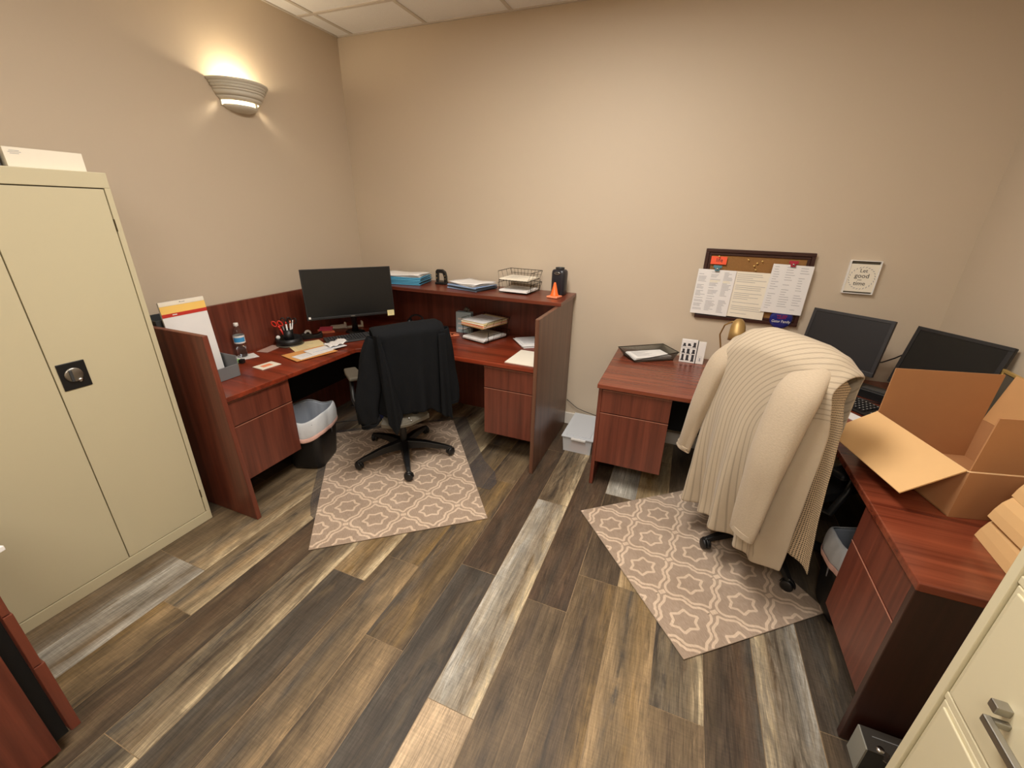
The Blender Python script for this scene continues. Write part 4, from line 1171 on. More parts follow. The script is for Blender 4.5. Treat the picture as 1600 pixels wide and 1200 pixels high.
# ------------------------------------------------------------ corkboard
def corkboard():
    y = YB
    x0, x1, z0, z1 = .106, .732, 1.036, 1.499
    t = thing('corkboard', 'framed corkboard with pinned papers on the back wall', 'corkboard', ((x0+x1)/2, y-.001, (z0+z1)/2))
    MB().box(x0+.02, x1-.02, y-.012, y-.002, z0+.02, z1-.02).build('cork', CORK, t)
    f = MB(); fw = .040
    def rail(xa, xb, za, zb, hor):
        # stepped moulding
        for k, (a, b, dep) in enumerate(((0, .35, .016), (.35, .75, .024), (.75, 1, .016))):
            pass
    for (xa, xb, za, zb) in ((x0, x1, z1-fw*.55, z1), (x0, x1, z0, z0+fw*.55), (x0, x0+fw*.55, z0+fw*.55, z1-fw*.55), (x1-fw*.55, x1, z0+fw*.55, z1-fw*.55)):
        f.box(xa, xb, y-.026, y-.002, za, zb)
    i = fw*.55
    for (xa, xb, za, zb) in ((x0+i, x1-i, z1-fw, z1-i), (x0+i, x1-i, z0+i, z0+fw), (x0+i, x0+fw, z0+fw, z1-fw), (x1-fw, x1-i, z0+fw, z1-fw)):
        f.box(xa, xb, y-.019, y-.002, za, zb)
    f.build('frame', FRAME, t, bevel=.003)
    def doc(label, quad, cols, yy, tone=PAPER, lines=20, seed=1, hl=False):
        TL, TR, BR, BL = quad
        d = thing('pinned_paper', label, 'paper', ((TL[0]+BR[0])/2, yy, (TL[1]+BR[1])/2), 0, 'papers on the corkboard')
        def P(u, v, dy=0):
            x = (TL[0]*(1-u)+TR[0]*u)*(1-v)+(BL[0]*(1-u)+BR[0]*u)*v; z = (TL[1]*(1-u)+TR[1]*u)*(1-v)+(BL[1]*(1-u)+BR[1]*u)*v
            return Vector((x, yy-.002*math.sin(v*PI*.5)-dy, z))
        g_ = MB().grid(lambda i, j: P(i/4, j/8), 4, 8, smooth=False).build('sheet', tone, d, solid=.0012)
        rnd = random.Random(seed); p = MB(); hp = MB()
        for c0, c1 in cols:
            v = .05; 
            while v < .93:
                if rnd.random() < .82:
                    L_ = c0+(c1-c0)*rnd.uniform(.45, 1)
                    tgt = hp if (hl and .22 < v < .27 and c0 > .2) else p
                    tgt.add([P(c0, v, .0014), P(L_, v, .0014), P(L_, v+.007, .0014), P(c0, v+.007, .0014)], [(0, 1, 2, 3)])
                v += .9/lines
        p.build('print', INK, g_)
        if hl: hp.build('highlighter', NOTE, g_)
    doc('left one of three pinned papers, dense three-column print, teal clip', [(.080, 1.368), (.312, 1.367), (.305, 1.063), (.073, 1.069)], [(.04, .30), (.36, .64), (.70, .95)], y-.034, seed=2, lines=34, hl=True)
    doc('middle one of three pinned papers, warm white ruled letter on corkboard', [(.300, 1.366), (.525, 1.364), (.525, 1.060), (.300, 1.068)], [(.10, .95)], y-.028, PAPERW, 22, 3)
    doc('right one of three pinned papers, sparse form under a red clip', [(.511, 1.427), (.735, 1.422), (.732, 1.115), (.499, 1.121)], [(.06, .26), (.36, .62), (.70, .92)], y-.036, seed=7, lines=18)
    def clip(label, x, z, m):
        c = thing('clip', label, 'clip', (x, y-.04, z))
        MB().box(x-.026, x+.026, y-.044, y-.038, z, z+.018).box(x-.014, x+.014, y-.048, y-.038, z-.018, z+.004).build('jaw', m, c, bevel=.003)
        MB().lathe([(.001, .004), (.006, .003), (.007, 0)], (x, y-.048, z-.004), 12, RX(PI/2)).build('pin_head', CHROME, c)
    clip('teal clip holding the left paper on the corkboard', .192, 1.378, TEAL)
    clip('red clip holding the right paper on the corkboard', .618, 1.432, CRIMSON)
    n_ = thing('note_card', 'bright coral card reading life, pinned at upper left of the corkboard', 'note', (.193, y-.028, 1.426))
    MB().box(.144, .240, y-.0275, y-.0262, 1.402, 1.452).build('card', REDNOTE, n_)
    text('life', .036, (.196, y-.028, 1.428), frame_y(), INKD, n_)
    for i, (x, z, dy) in enumerate(((.367, 1.439, .012), (.448, 1.434, .012), (.422, 1.42, .012), (.407, 1.403, .012), (.420, 1.379, .012), (.190, 1.453, .0275))):
        labs = ['uppermost left loose gold pushpin on the bare cork', 'largest-looking loose gold pushpin at right on the bare cork', 'loose gold pushpin just below the right one on the bare cork', 'loose gold pushpin at the middle of the bare cork', 'loose gold pushpin just above the middle pinned paper', 'gold pushpin through the top of the coral card']
        q = MB(); q.lathe([(.001, .010), (.005, .010), (.0055, .008), (.003, .005), (.003, .002), (.0055, 0)], (x, y-dy, z), 12, RX(PI/2))
        q = q.build('pushpin', GOLD); q['label'] = labs[i]; q['category'] = 'pushpin'; q['group'] = 'gold pushpins on the corkboard'
    b = thing('round_button', 'round navy blue button badge at the lower right of the corkboard', 'badge', (.632, y-.03, 1.082))
    MB().lathe([(.001, .010), (.05, .008), (.064, .003), (.066, -.003)], (.632, y-.029, 1.082), 36, RX(PI/2)).build('badge_face', NAVY, b)
    text('Gator Family', .024, (.632, y-.0405, 1.066), frame_y(), GWHITE, b, squash=.85)
    text('WE ARE\nHAPPY', .017, (.632, y-.0405, 1.095), frame_y(), CRIMSON, b)
corkboard()

def quote_sign():
    y = YB; x0, x1, z0, z1 = .914, 1.070, 1.276, 1.472
    t = thing('framed_quote', 'small white wooden quote sign with wreath lettering on the back wall', 'wall sign', (.99, y-.001, 1.374))
    f = MB(); f.box(x0, x0+.006, y-.026, y-.001, z0, z1); f.box(x1-.006, x1, y-.026, y-.001, z0, z1); f.box(x0+.006, x1-.006, y-.026, y-.001, z1-.004, z1); f.box(x0+.006, x1-.006, y-.026, y-.001, z0, z0+.004)
    f.build('frame', GWHITE, t, bevel=.001)
    MB().box(x0+.006, x1-.006, y-.010, y-.002, z0+.004, z1-.004).build('backing', TAUPE, t)
    MB().box(x0+.006, x1-.006, y-.022, y-.012, z0+.013, z1-.021).build('board', PAPERW, t, bevel=.001)
    yy = y-.0228; M = frame_y(); cx, cz = (x0+x1)/2, (z0+z1)/2-.004
    text('Let', .030, (cx, yy, cz+.043), M, INKD, t)
    text('good', .036, (cx-.002, yy, cz+.013), M, INKD, t)
    text('over', .012, (cx-.008, yy, cz-.010), M, INKD, t)
    text('time', .034, (cx-.004, yy, cz-.032), M, INKD, t)
    wr = MB()
    for k in range(26):
        a = 2*PI*k/26; r = .064
        p = Vector((cx+r*math.cos(a), yy, cz+r*math.sin(a)))
        d = Vector((-math.sin(a+.6), 0, math.cos(a+.6)))*.007; e = Vector((d.z, 0, -d.x))*.3
        wr.add([p-d, p-e, p+d, p+e], [(0, 1, 2, 3)])
    wr.build('leaf_wreath', INK, t)
quote_sign()

# ------------------------------------------------------------ plastic tub, cord
def tub():
    x0, x1, y0, y1, h = -.668, -.438, 2.755, 3.17, .125
    t = thing('plastic_tub', 'frosted clear plastic storage tub on the floor between the desks', 'storage tub', ((x0+x1)/2, (y0+y1)/2, 0))
    m = MB(); i = .012
    B = [(x0+i, y0+i, .001), (x1-i, y0+i, .001), (x1-i, y1-i, .001), (x0+i, y1-i, .001)]; T_ = [(x0+.003, y0+.003, h), (x1-.003, y0+.003, h), (x1-.003, y1-.003, h), (x0+.003, y1-.003, h)]
    m.add(B+T_, [(3,2,1,0)] + [(k, (k+1) % 4, (k+1) % 4+4, k+4) for k in range(4)])
    m.build('body', TUBP, t, solid=.002)
    l = MB(); l.box(x0-.006, x1+.006, y0-.006, y1+.006, h, h+.010); l.box(x0+.02, x1-.02, y0+.02, y1-.02, h+.010, h+.014)
    l.build('lid', TUBL, t, bevel=.004)
    MB().box(x0+.07, x1-.05, y0-.012, y0-.004, h-.012, h+.004).build('latch', GWHITE, t, bevel=.002)
    c = thing('orange_gadget', 'orange plastic piece inside the frosted tub', 'gadget', (-.56, 2.80, .004))
    MB().obox((-.575, 2.80, .062), .055, .03, .04, RZ(.3)).obox((-.515, 2.80, .064), .04, .03, .05, RZ(-.4)).box(-.62, -.47, 2.79, 2.81, .004, .046).build('piece', ORANGE, c, bevel=.006)
tub()
t = thing('power_cord', 'thin black cord running along the back wall above the tub', 'cord', (-.66, 3.19, .2))
MB().tube([(-.762, 3.21, .225), (-.745, 3.195, .222), (-.70, 3.195, .19), (-.665, 3.195, .168), (-.60, 3.195, .150), (-.52, 3.195, .135), (-.45, 3.195, .118), (-.37, 3.195, .11)], .0028, 6).build('cord', BLACK, t)

# ------------------------------------------------------------ waste bins
def waste_bin(label, c, ang, w_, d, h, seed):
    t = thing('waste_bin', label, 'waste bin', c, ang)
    def ring(z, k, r):
        pts = []; a, b = w_/2*k, d/2*k
        for (sx, sy, a0) in ((1, 1, 0), (-1, 1, PI/2), (-1, -1, PI), (1, -1, 1.5*PI)):
            for j in range(5):
                q = a0+PI/2*j/4; pts.append((sx*(a-r)+r*math.cos(q), sy*(b-r)+r*math.sin(q), z))
        return pts
    zs = [(.001, .80), (.02, .83), (h*.5, .92), (h, 1.0)]
    R0 = [ring(z, k, .05) for z, k in zs]; n = len(R0[0]); m = MB()
    m.add([p for r in R0 for p in r], [(j*n+i, j*n+(i+1) % n, (j+1)*n+(i+1) % n, (j+1)*n+i) for j in range(len(zs)-1) for i in range(n)] + [tuple(range(n))[::-1]], 0, True)
    m.build('bin', BLACK, t, world=False, solid=.003)
    rnd = random.Random(seed); ph = [rnd.uniform(0, 6) for _ in range(4)]
    N = 56
    def ringN(z, k, az, ar, e=0):
        pts = []
        for i in range(N):
            q = 2*PI*i/N; cx_, sx_ = math.cos(q), math.sin(q)
            f = (abs(cx_)**4+abs(sx_)**4)**-.25
            wv = math.sin(3*q+ph[0])+.8*math.sin(7*q+ph[1])+.6*math.sin(13*q+ph[2]+e)+.4*math.sin(23*q+ph[3])
            wz = math.sin(2*q+ph[3])+.6*math.sin(5*q+ph[2])
            k2 = k*(1+ar*wv)
            pts.append((w_/2*k2*cx_*f, d/2*k2*sx_*f, z+az*wz))
        return pts
    def loft(rs, name, m_, bottom=False):
        mb = MB(); mb.add([p for r in rs for p in r], [(j*N+i, j*N+(i+1) % N, (j+1)*N+(i+1) % N, (j+1)*N+i) for j in range(len(rs)-1) for i in range(N)] + ([tuple(range(N))[::-1]] if bottom else []), 0, True)
        return mb.build(name, m_, t, world=False, solid=.0015, subs=1)
    loft([ringN(.07, .72, .01, .05), ringN(h*.45, .86, .01, .05), ringN(h*.8, .92, .008, .03), ringN(h+.03, 1.0, .014, .010)], 'liner_inside', LINERG, True)
    loft([ringN(h+.030, 1.0, .014, .010), ringN(h+.034, 1.05, .015, .012), ringN(h+.005, 1.10, .012, .016, 1), ringN(h-.04, 1.12, .012, .020, 2), ringN(h-.085, 1.10, .014, .022, 2.5)], 'bag_liner', LINER)
    loft([ringN(h-.078, 1.12, .014, .022, 2.5), ringN(h-.10, 1.115, .015, .022, 2.5), ringN(h-.112, 1.09, .015, .020, 2.5)], 'drawstring_hem', LINERP)
waste_bin('black waste bin with white bag liner beside the left drawer pedestal', (-2.275, 1.905, .008), R_(20), .27, .33, .36, 1)
waste_bin('black waste bin with white bag liner beside the right drawer pedestal', (.965, 1.895, .008), R_(5), .30, .27, .36, 2)

# ------------------------------------------------------------ things on the reception worktop
def sorter():
    t = thing('desk_sorter', 'grey plastic file sorter behind the left end panel of the reception desk', 'file sorter', (-2.57, 1.42, ZT))
    z0 = ZT+.001
    b = MB(); b.box(-2.74, -2.56, 1.315, 1.320, z0, 1.118); b.box(-2.74, -2.56, 1.455, 1.460, z0, 1.118); b.box(-2.74, -2.735, 1.32, 1.455, z0, 1.118); b.box(-2.565, -2.56, 1.32, 1.455, z0, 1.118); b.box(-2.735, -2.565, 1.32, 1.455, z0, z0+.005)
    b.build('tall_pocket', DGREY, t, bevel=.001)
    f = MB(); f.box(-2.555, -2.40, 1.315, 1.321, z0, .86); f.box(-2.555, -2.40, 1.585, 1.591, z0, .87); f.box(-2.555, -2.549, 1.321, 1.585, z0, .88); f.box(-2.406, -2.40, 1.321, 1.585, z0, .82); f.box(-2.549, -2.406, 1.321, 1.585, z0, z0+.005)
    f.build('front_pocket', GREY, t, bevel=.004)
sorter()
def big_pad():
    yaw = R_(90+2); x = -2.505
    t = thing('easel_pad', 'tall white pad with yellow and red header standing in the grey sorter', 'paper pad', (x, 1.45, ZT+.01), 0)
    h = .462; w_ = .236; z0 = ZT+.008; ln = .035
    def P(u, v, d=0): # u along y, v up
        return Vector((x-ln*v+d, 1.338+w_*u, z0+h*v))
    MB().quadslab(P(0,0), P(1,0), P(1,1), P(0,1), -.010).build('sheets', PAPER, t)
    def band(v0, v1, m, name, u0=0, u1=1, d=.0108):
        return MB().quadslab(P(u0,v0,d), P(u1,v0,d), P(u1,v1,d), P(u0,v1,d), .0004).build(name, m, t)
    # slab grows towards -x; bands sit on its +x face
    band(.955, 1, PAPERW, 'top_edge', d=.0012); band(.865, .952, YELLOWP, 'yellow_header', d=.0012); band(.825, .865, REDP, 'red_header', d=.0012); 
    band(.978, .985, INKD, 'small_logo', .44, .47, .002); band(.976, .982, INK, 'maker_line', .48, .56, .002); band(.842, .852, PAPER, 'header_lettering', .22, .32, .002)
big_pad()
def bottle():
    c = (-2.700, 1.835, ZT+.004)
    t = thing('water_bottle', 'clear plastic water bottle with blue label on the reception desk', 'bottle', c)
    prof = [(.001, .002), (.026, .001), (.031, .006), (.032, .020), (.029, .045), (.032, .070), (.0335, .10), (.033, .14), (.030, .165), (.020, .192), (.0125, .205), (.0120, .215)]
    MB().lathe(prof, c, 24).build('body', CLEAR, t, solid=.0008)
    MB().lathe([(.001, .004), (.029, .004), (.030, .020), (.0275, .045), (.0295, .066), (.001, .066)], c, 24).build('water', WATER, t)
    lb = MB().lathe([(.0342, .098), (.0345, .150)], c, 28).build('label', GWHITE, t)
    MB().lathe([(.0350, .108), (.0352, .138)], c, 12, None, 0, R_(-95), R_(25)).build('blue_band', BLUE, lb)
    MB().lathe([(.001, .232), (.0135, .232), (.0145, .229), (.0145, .213), (.0135, .212)], c, 20).build('cap', GWHITE, t)
bottle()
sheets('note_paper', 'small white paper under the water bottle', (-2.68, 1.84, ZT+.001), .13, .11, .0015, R_(70), PAPER, 1, print_=False)
t = thing('candy_dish', 'small clear glass dish with an orange sweet beside the grey sorter', 'dish', (-2.60, 1.665, ZT+.001))
MB().lathe([(.001, .008), (.028, .008), (.034, .012), (.038, .045), (.042, .05), (.040, .05), (.036, .012), (.03, .003), (.001, .002)], (-2.60, 1.665, ZT+.001), 20).build('dish', GLASS, t)
tag(MB().sphere((-2.605, 1.66, ZT+.042), .015, 10, sx=1.4).build('wrapped_sweet', PALEORANGE), 'orange wrapped sweet in the small glass dish', 'sweet')
t = thing('eraser', 'small black and pale green block beside the glass dish', 'eraser', (-2.60, 1.745, ZT+.001))
MB().obox((-2.59, 1.745, ZT+.014), .028, .03, .026, RZ(.4)).build('black_half', BLACK, t, bevel=.003)
MB().obox((-2.62, 1.735, ZT+.014), .028, .03, .022, RZ(.4)).build('green_half', GREEN, t, bevel=.003)
sheets('flat_card', 'flat dull pinkish card left of the desk organizer', (-2.69, 2.035, ZT+.001), .085, .16, .002, R_(12), mat('dull_card', lin((190, 160, 148)), .6), 1, print_=False)
t = sheets('photo_card', 'small cream and orange printed card alone on the worktop', (-2.405, 1.775, ZT+.001), .13, .10, .003, R_(85), PAPERW, 1, print_=False)
MB().box(-.035, .03, -.02, .02, .0036, .004).build('orange_picture', PALEORANGE, t, world=False)

def organizer():
    cx, cy = -2.655, 2.180; z0 = ZT+.001
    t = thing('desk_organizer', 'round black desk organizer full of pens against the desk side screen', 'desk organizer', (cx, cy, z0))
    MB().lathe([(.001, .004), (.086, .004), (.090, .012), (.092, .055), (.088, .055), (.085, .012), (.001, .010)], (cx, cy, z0), 32).build('tray', BLACK, t)
    MB().lathe([(.094, 0), (.097, .004), (.092, .010)], (cx, cy, z0), 32).build('base_ring', TAUPE, t)
    MB().lathe([(.001, .011), (.034, .011), (.036, .115), (.033, .115), (.031, .014), (.001, .014)], (cx, cy, z0), 24).build('pen_cup', BLACK, t)
    def pen(label, a, tilt, r, h, m, tip, kind='pen'):
        d = Vector((math.cos(a)*math.sin(tilt), math.sin(a)*math.sin(tilt), math.cos(tilt))); s = Vector((cx, cy, z0+.018)) + Vector((math.cos(a), math.sin(a), 0))*.012
        q = thing(kind, label, kind, tuple(s), 0, 'pens in the desk organizer')
        MB().tube([s, s+d*h*.88], r, 8).build('barrel', m, q)
        MB().tube([s+d*h*.88, s+d*h], [r*1.15, r*.8], 8).build('cap', tip, q)
    pen('white pen leaning right in the organizer cup', .9, .20, .004, .165, PAPER, GWHITE)
    pen('white pen with pale orange cap in the organizer cup', .3, .12, .0045, .165, PAPER, PALEORANGE)
    pen('grey pen at the left side of the organizer cup', -2.2, .12, .0045, .155, GREY, CHROME)
    pen('upright white marker in the middle of the organizer cup', 2.6, .05, .006, .150, GWHITE, RED)
    def scissors(label, a, tilt, m, yaw):
        s = Vector((cx, cy, z0+.02)) + Vector((math.cos(a), math.sin(a), 0))*.010
        d = Vector((math.cos(a)*math.sin(tilt), math.sin(a)*math.sin(tilt), math.cos(tilt)))
        side = Vector((math.cos(yaw), math.sin(yaw), 0))
        q = thing('scissors', label, 'scissors', tuple(s), 0, 'scissors in the desk organizer')
        MB().tube([s, s+d*.125], [.003, .007], 6).build('blades', CHROME if m is not RED else RED, q)
        for sg in (-1, 1):
            c = s+d*.155+side*(sg*.019)
            MB().tube([c+d*(.021*math.cos(k*PI/6))+side*(.014*math.sin(k*PI/6)) for k in range(12)], .0042, 6, closed=True).build('finger_loop', m, q)
        MB().tube([s+d*.115, s+d*.138], .008, 6).build('pivot', m, q)
    scissors('red handled scissors standing in the desk organizer', -2.0, .34, RED, .9)
    scissors('black handled scissors at the back of the desk organizer', 2.5, .16, BLACK, .8)
    scissors('second pair of black scissors, right of the first, in the organizer', 1.2, .20, BLACK, .3)
    tag(MB().tube([(cx-.055, cy-.045, z0+.060), (cx-.035, cy-.062, z0+.062)], .014, 8).build('correction_roll', GWHITE), 'white eraser roll in the left compartment of the organizer', 'eraser')
organizer()

def tape_dispenser():
    c = Vector((-2.64, 2.375, ZT+.001)); a = R_(50)
    t = thing('tape_dispenser', 'black tape dispenser with white roll left of the large monitor', 'tape dispenser', tuple(c), a)
    prof = [(-.075, 0), (.075, 0), (.078, .035), (.070, .045), (.045, .030), (.015, .028), (-.01, .040), (-.055, .046), (-.078, .038)]
    vs = [(x, -.027, z) for x, z in prof]+[(x, .027, z) for x, z in prof]; k = len(prof)
    MB().add(vs, [tuple(range(k)), tuple(range(2*k-1, k-1, -1))]+[(i, i+k, (i+1) % k+k, (i+1) % k) for i in range(k)]).build('body', BLACK, t, world=False, bevel=.003)
    MB().lathe([(.013, -.010), (.026, -.010), (.026, .010), (.013, .010), (.013, -.010)], (-.025, 0, .040), 24, RX(PI/2)).build('tape_roll', GWHITE, t, world=False)
    MB().box(.070, .076, -.012, .012, .038, .048).build('cutter', CHROME, t, world=False)
tape_dispenser()
sheets('folder', 'cream folder lying behind the manila envelope', (-2.492, 2.195, ZT+.001), .23, .25, .004, R_(63), PAPERC, 1, cat='folder', lines=5)
sheets('manila_envelope', 'orange manila envelope under opened letters at the worktop front', (-2.345, 2.07, ZT+.006), .30, .20, .003, R_(76), MANILA, 1, cat='envelope', print_=False)
sheets('letter', 'white letter with small dark print on the manila envelope, lowest of the pile', (-2.315, 2.07, ZT+.010), .26, .10, .002, R_(82), PAPER, 1, 'opened letters', cat='letter', lines=4)
t = sheets('letter', 'long white envelope with blue stripe on top of the letters', (-2.315, 2.185, ZT+.0135), .27, .11, .003, R_(76), PAPER, 1, 'opened letters', cat='letter', print_=False)
MB().box(-.11, .12, -.030, -.026, .0034, .0038).build('blue_stripe', BLUEP, t, world=False)
def crumpled():
    t = thing('letter', 'opened white letter with torn raised edge above the pile', 'letter', (-2.31, 2.28, ZT+.018), R_(70), 'opened letters')
    m = MB().grid(lambda i, j: (-.07+.14*i/10, -.055+.11*j/8, .012*abs(math.sin(i*.9+j*.5))+.018*(i/10)**2), 10, 8)
    m.build('sheet', PAPER, t, world=False, solid=.001)
crumpled()
t = sheets('sticky_pad', 'pink sticky note pad left of the monitor stand', (-2.69, 2.575, ZT+.016), .10, .10, .012, R_(40), PINK, 1, cat='sticky notes', print_=False)
sheets('orange_card', 'orange and white card under the pink sticky pad', (-2.68, 2.56, ZT+.001), .11, .11, .013, R_(58), PALEORANGE, 1, cat='card', print_=False)
sheets('note_paper', 'white folded papers behind the pink sticky pad', (-2.685, 2.70, ZT+.001), .12, .085, .016, R_(48), PAPER, 3, print_=False, jitter=.008)
t = thing('phone_stand', 'small white plastic stand in front of the monitor foot', 'phone stand', (-2.585, 2.785, ZT+.001), R_(52))
MB().box(-.075, .075, -.030, .030, 0, .008).box(-.075, -.062, -.02, .03, .008, .045).box(.062, .075, -.02, .03, .008, .045).build('stand', GWHITE, t, world=False, bevel=.003)
t = thing('cable', 'thin dark cable curving on the worktop right of the monitor foot', 'cable', (-2.3, 2.85, ZT))
MB().tube([(-2.46, 2.83, ZT+.005), (-2.38, 2.80, ZT+.005), (-2.28, 2.86, ZT+.005), (-2.22, 2.94, ZT+.005), (-2.20, 3.03, ZT+.005), (-2.24, 3.12, ZT+.005)], .0028, 6).build('cord', DGREY, t)
def headset():
    t = thing('headset', 'black headset on a white charging dock behind the black cardigan', 'headset', (-2.10, 3.0, ZT+.001), R_(10))
    MB().lathe([(.001, .012), (.06, .012), (.07, .004), (.07, 0)], (0, 0, 0), 24, None, 0, sx=1.3, sy=.8).build('white_dock', GWHITE, t, world=False)
    for s in (-1, 1): MB().sphere((s*.052, 0, .045), .034, 14, sx=.75).build('ear_cup', BLACK, t, world=False)
    MB().tube([(.052*1.3*math.cos(a), .02+.04*math.sin(a)*.3, .05+.055*math.sin(a)) for a in [PI*k/12 for k in range(13)]], .008, 8).build('headband', BLACK, t, world=False)
headset()
t = thing('folded_glasses', 'pinkish eyeglasses lying beside the wire letter holder', 'glasses', (-1.70, 2.93, ZT+.001), R_(25))
for s in (-1, 1): MB().tube([(s*.032+.024*math.cos(a), .018*math.sin(a), .006) for a in [2*PI*k/14 for k in range(14)]], .0028, 6, closed=True).build('rim', PALEORANGE, t, world=False)
MB().tube([(-.056, 0, .006), (-.06, .04, .006), (.03, .055, .008)], .003, 6).build('temple', PALEORANGE, t, world=False)
MB().tube([(.056, 0, .006), (.062, -.03, .006), (-.02, -.05, .006)], .003, 6).build('temple', PALEORANGE, t, world=False)
t = thing('tissue_card', 'pale blue card box standing behind the wire letter holder', 'box', (-1.65, 3.06, ZT+.001), R_(4))
MB().box(-.068, .068, -.025, .025, 0, .175).build('carton', TBLUE, t, world=False, bevel=.002)
p = MB(); 
for k in range(3): p.box(-.05, .03+.01*k, -.0258, -.0252, .03+.04*k, .045+.04*k)
p.build('white_print', PAPER, t, world=False)
t = thing('figurine', 'small grey flower figurine on top of the pale blue card box', 'figurine', (-1.63, 3.06, ZT+.177))
MB().sphere((-1.63, 3.06, ZT+.200), .018, 10).sphere((-1.648, 3.06, ZT+.192), .012, 8).sphere((-1.612, 3.062, ZT+.193), .012, 8).tube([(-1.63, 3.06, ZT+.177), (-1.63, 3.06, ZT+.195)], .008, 8).build('flower', TAUPE, t)

def wire_tray(label, c, ang, w_, d, tiers, gap, rim, wirem, posts=True):
    t = thing('wire_letter_tray', label, 'letter tray', c, ang)
    for k in range(tiers):
        z = .006+gap*k
        m = MB(); R1 = .0022
        cs = [(-w_/2, -d/2), (w_/2, -d/2), (w_/2, d/2), (-w_/2, d/2)]
        m.tube([(x, y, z) for x, y in cs], R1, 6, closed=True)
        o = .018
        top = [(-w_/2-o, -d/2+.02, z+rim), (-w_/2-o, d/2+o*.3, z+rim), (w_/2+o, d/2+o*.3, z+rim), (w_/2+o, -d/2+.02, z+rim)]
        m.tube(top, R1, 6)
        n = 9
        for i in range(n+1):
            f = i/n; x = -w_/2+w_*f; m.tube([(x, -d/2, z), (x, d/2, z), (-w_/2-o+(w_+2*o)*f, d/2+o*.3, z+rim)], .0013, 5)
        for i in range(4):
            f = i/3; y = -d/2+d*f; m.tube([(-w_/2-o, max(y, -d/2+.02), z+rim), (-w_/2, y, z), (w_/2, y, z), (w_/2+o, max(y, -d/2+.02), z+rim)], .0013, 5)
        m.tube([(-w_/2-o*.5, d/2+o*.15, z+rim*.5), (w_/2+o*.5, d/2+o*.15, z+rim*.5)], .0013, 5)
        m.build('wire_shelf', wirem, t, world=False)
    if posts and tiers > 1:
        for sx in (-1, 1):
            for y in (-d/2+.03, d/2-.03):
                MB().tube([(sx*(w_/2+.012), y, .006), (sx*(w_/2+.016), y, gap+.006)], .0026, 6).build('post', wirem, t, world=False)
    return t
A = R_(-16)
wire_tray('dark wire two-tier letter holder on the worktop under the ledge', (-1.425, 2.985, ZT+.001), A, .24, .29, 2, .105, .055, WIRE)
def in_tray(label, c, ang, w_, d, h, m, n, name='paper_stack'):
    return sheets(name, label, c, w_, d, h, ang, m, n, jitter=.004, lines=7)
in_tray('white papers in the lower tier of the worktop letter holder', (-1.425, 2.975, ZT+.012), A, .225, .275, .018, PAPER, 4)
st = thing('folder_stack', 'thick pile of cream folders in the upper tier of the worktop letter holder', 'folders', (-1.425, 2.975, ZT+.118), A)
mb = MB(); rn = random.Random(9); layers = [PAPERC, MANILA, PAPERW, PALEORANGE, PAPERC, PAPERW]
for k in range(7):
    lay = MB().obox((rn.uniform(-.008, .008), rn.uniform(-.008, .008), .003+.0055*k), .235, .285, .004, RZ(rn.uniform(-.04, .04)))
    lay.build('folder', layers[k % 6], st, world=False)
ts = MB().obox((-.005, -.02, .0425), .215, .235, .003, RZ(.02)).build('top_sheet', PAPER, st, world=False)
q = MB()
for k in range(7): q.box(-.09, .02+.06*((k*7 % 5)/5), .07-.024*k, .073-.024*k, .0442, .0446)
q.build('print', INK, ts, world=False)
sheets('paper_stack', 'loose stack of printed papers by the right end panel under the ledge', (-1.02, 3.01, ZT+.001), .25, .205, .022, R_(38), PAPER, 6, jitter=.012)
sheets('blank_sheet', 'blank white sheets at the right front corner of the reception worktop', (-.930, 2.645, ZT+.001), .225, .30, .005, R_(-1), PAPERW, 2, jitter=.001, print_=False)

# ------------------------------------------------------------ things on the raised ledge
ZS = 1.128
def folder_pile(label, c, ang, w_, d, n, m, seed, loose):
    t = thing('folder_pile', label, 'folders', c, ang)
    rnd = random.Random(seed); z = 0
    for k in range(n):
        h = .010+.004*rnd.random(); a = rnd.uniform(-.03, .03); ox, oy = rnd.uniform(-.006, .006), rnd.uniform(-.006, .006)
        f = MB().obox((ox, oy, z+h/2), w_, d, h*.55, RZ(a)).obox((ox, oy-d*.03, z+h/2+h*.36), w_*.985, d*.93, h*.16, RZ(a))
        f = f.build('folder', m[k % len(m)], t, world=False)
        MB().obox((ox+.004, oy+.004, z+h/2), w_-.004, d-.010, h*.34, RZ(a)).build('inner_pages', DARKF, f, world=False)
        z += h
    for k in range(loose):
        a = rnd.uniform(-.10, .10); s = MB().grid(lambda i, j: ((-.5+i/8)*w_*.96*math.cos(a)-(-.5+j/6)*d*.96*math.sin(a)+rnd.uniform(0, .001), (-.5+j/6)*d*.96*math.cos(a)+(-.5+i/8)*w_*.96*math.sin(a), z+.004+.004*math.sin(i*.8+k)+.003*math.sin(j)), 8, 6)
        s.build('loose_sheet', PAPER, t, world=False, solid=.0012); z += .006
    return t
folder_pile('tall pile of bright blue folders with papers next to the large monitor', (-2.165, 2.985, ZS), R_(11), .37, .25, 5, [BLUEF, BLUEF, BLUEF], 3, 3)
folder_pile('lower pile of pale blue folders with papers in the middle of the ledge', (-1.545, 3.005, ZS), R_(-16), .30, .255, 3, [BLUEP, DARKF, BLUEP], 8, 3)
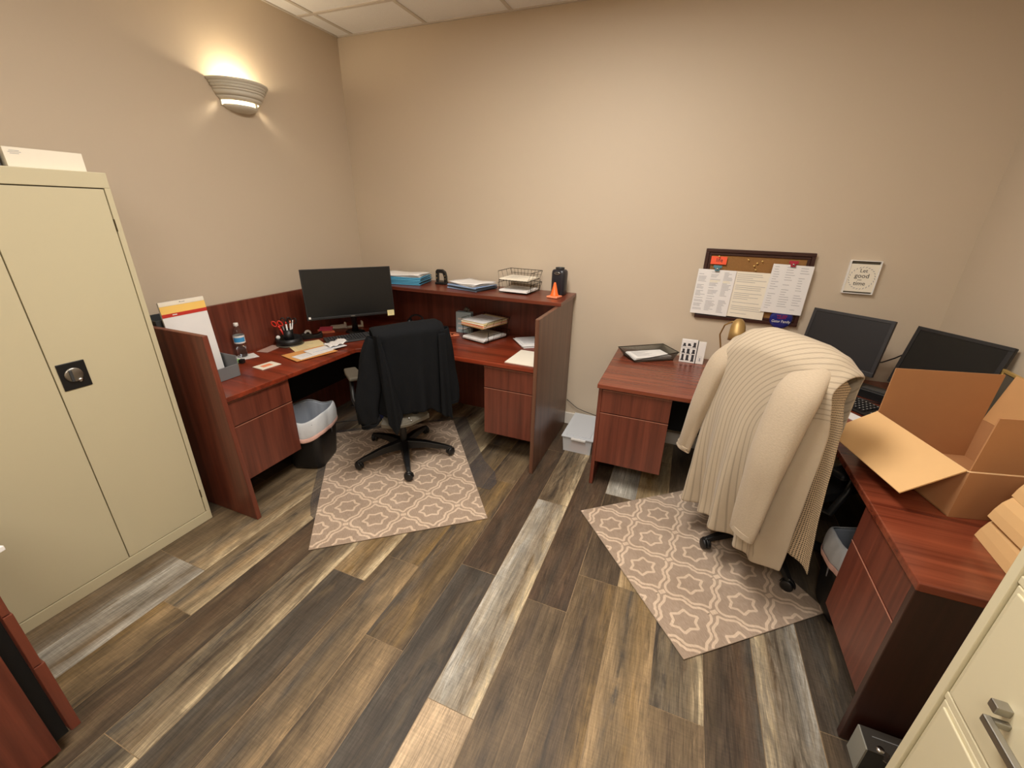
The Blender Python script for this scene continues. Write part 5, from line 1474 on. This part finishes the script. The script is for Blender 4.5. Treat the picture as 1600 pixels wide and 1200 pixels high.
def hole_punch():
    t = thing('hole_punch', 'black metal hole punch standing between the blue folder piles', 'hole punch', (-1.86, 3.06, ZS), R_(8))
    MB().box(-.045, .05, -.03, .03, 0, .018).build('base', BLACK, t, world=False, bevel=.004)
    out = [(-.042, .018), (-.042, .105), (-.030, .118), (.015, .118), (.040, .100), (.050, .06), (.050, .018), (.028, .018), (.028, .060), (.018, .088), (-.020, .092), (-.022, .018)]
    vs = [(x, -.016, z) for x, z in out]+[(x, .016, z) for x, z in out]; k = len(out)
    MB().add(vs, [tuple(range(k)), tuple(range(2*k-1, k-1, -1))]+[(i, i+k, (i+1) % k+k, (i+1) % k) for i in range(k)]).build('handle', BLACK, t, world=False, bevel=.003)
    MB().box(-.020, .026, -.006, .006, .018, .030).build('chrome_plate', STEEL, t, world=False)
    for x, z in ((-.032, .08), (-.032, .05), (.038, .07), (.040, .045)): MB().sphere((x, -.017, z), .0035, 8).build('rivet', GOLD, t, world=False)
hole_punch()
A = R_(-4)
wire_tray('dark wire two-tier letter tray standing on the ledge', (-1.165, 3.055, ZS+.001), A, .235, .23, 2, .085, .062, WIRE)
in_tray('white papers in the upper tier of the ledge letter tray', (-1.165, 3.045, ZS+.098), A, .225, .22, .008, PAPERW, 3)
in_tray('white papers in the lower tier of the ledge letter tray', (-1.165, 3.04, ZS+.012), A, .225, .22, .012, PAPER, 3)
def cone():
    t = thing('toy_cone', 'small orange traffic cone in front of the black speaker', 'toy cone', (-.852, 2.945, ZS+.001), R_(-12))
    MB().box(-.042, .042, -.042, .042, 0, .012).build('base', PALEORANGE, t, world=False, bevel=.003)
    MB().lathe([(.031, .012), (.029, .022), (.026, .026), (.009, .098), (.006, .106), (.001, .107)], n=24).build('cone', ORANGE, t, world=False)
cone()
def speaker():
    t = thing('portable_speaker', 'black upright portable speaker with carry handle at the right end of the ledge', 'speaker', (-.860, 3.085, ZS+.001), R_(-10))
    def ring(z, k):
        return [(k*.055*math.copysign(abs(math.cos(a))**.6, math.cos(a)), k*.045*math.copysign(abs(math.sin(a))**.6, math.sin(a)), z) for a in [2*PI*i/28 for i in range(28)]]
    zs = [(0, .93), (.005, .98), (.12, 1), (.155, 1), (.172, .95), (.180, .82), (.184, .5)]
    m = MB(); m.add([p for z, k in zs for p in ring(z, k)], [(j*28+i, j*28+(i+1) % 28, (j+1)*28+(i+1) % 28, (j+1)*28+i) for j in range(len(zs)-1) for i in range(28)]+[tuple(range(28))[::-1], tuple(range(6*28, 7*28))], 0, True)
    m.build('body', mat('speaker_black', lin((40, 40, 46)), .3), t, world=False)
    MB().tube([(-.024, -.046, .158), (-.012, -.049, .151), (.012, -.049, .151), (.024, -.046, .158), (.012, -.047, .163), (-.012, -.047, .163)], .004, 8, closed=True).build('handle_slot', STEEL, t, world=False)
    MB().lathe([(.030, 0), (.033, .004), (.034, .012)], (0, 0, .183), 24).build('top_ring', DGREY, t, world=False)
speaker()

# cable on the floor under the desk
t = thing('cable', 'black cable lying on the floor under the reception desk', 'cable', (-2.45, 2.5, 0))
MB().tube([(-2.62, 2.30, .006), (-2.56, 2.38, .006), (-2.50, 2.44, .006), (-2.42, 2.50, .006), (-2.36, 2.60, .006), (-2.42, 2.75, .006)], .004, 6).build('cord', BLACK, t)
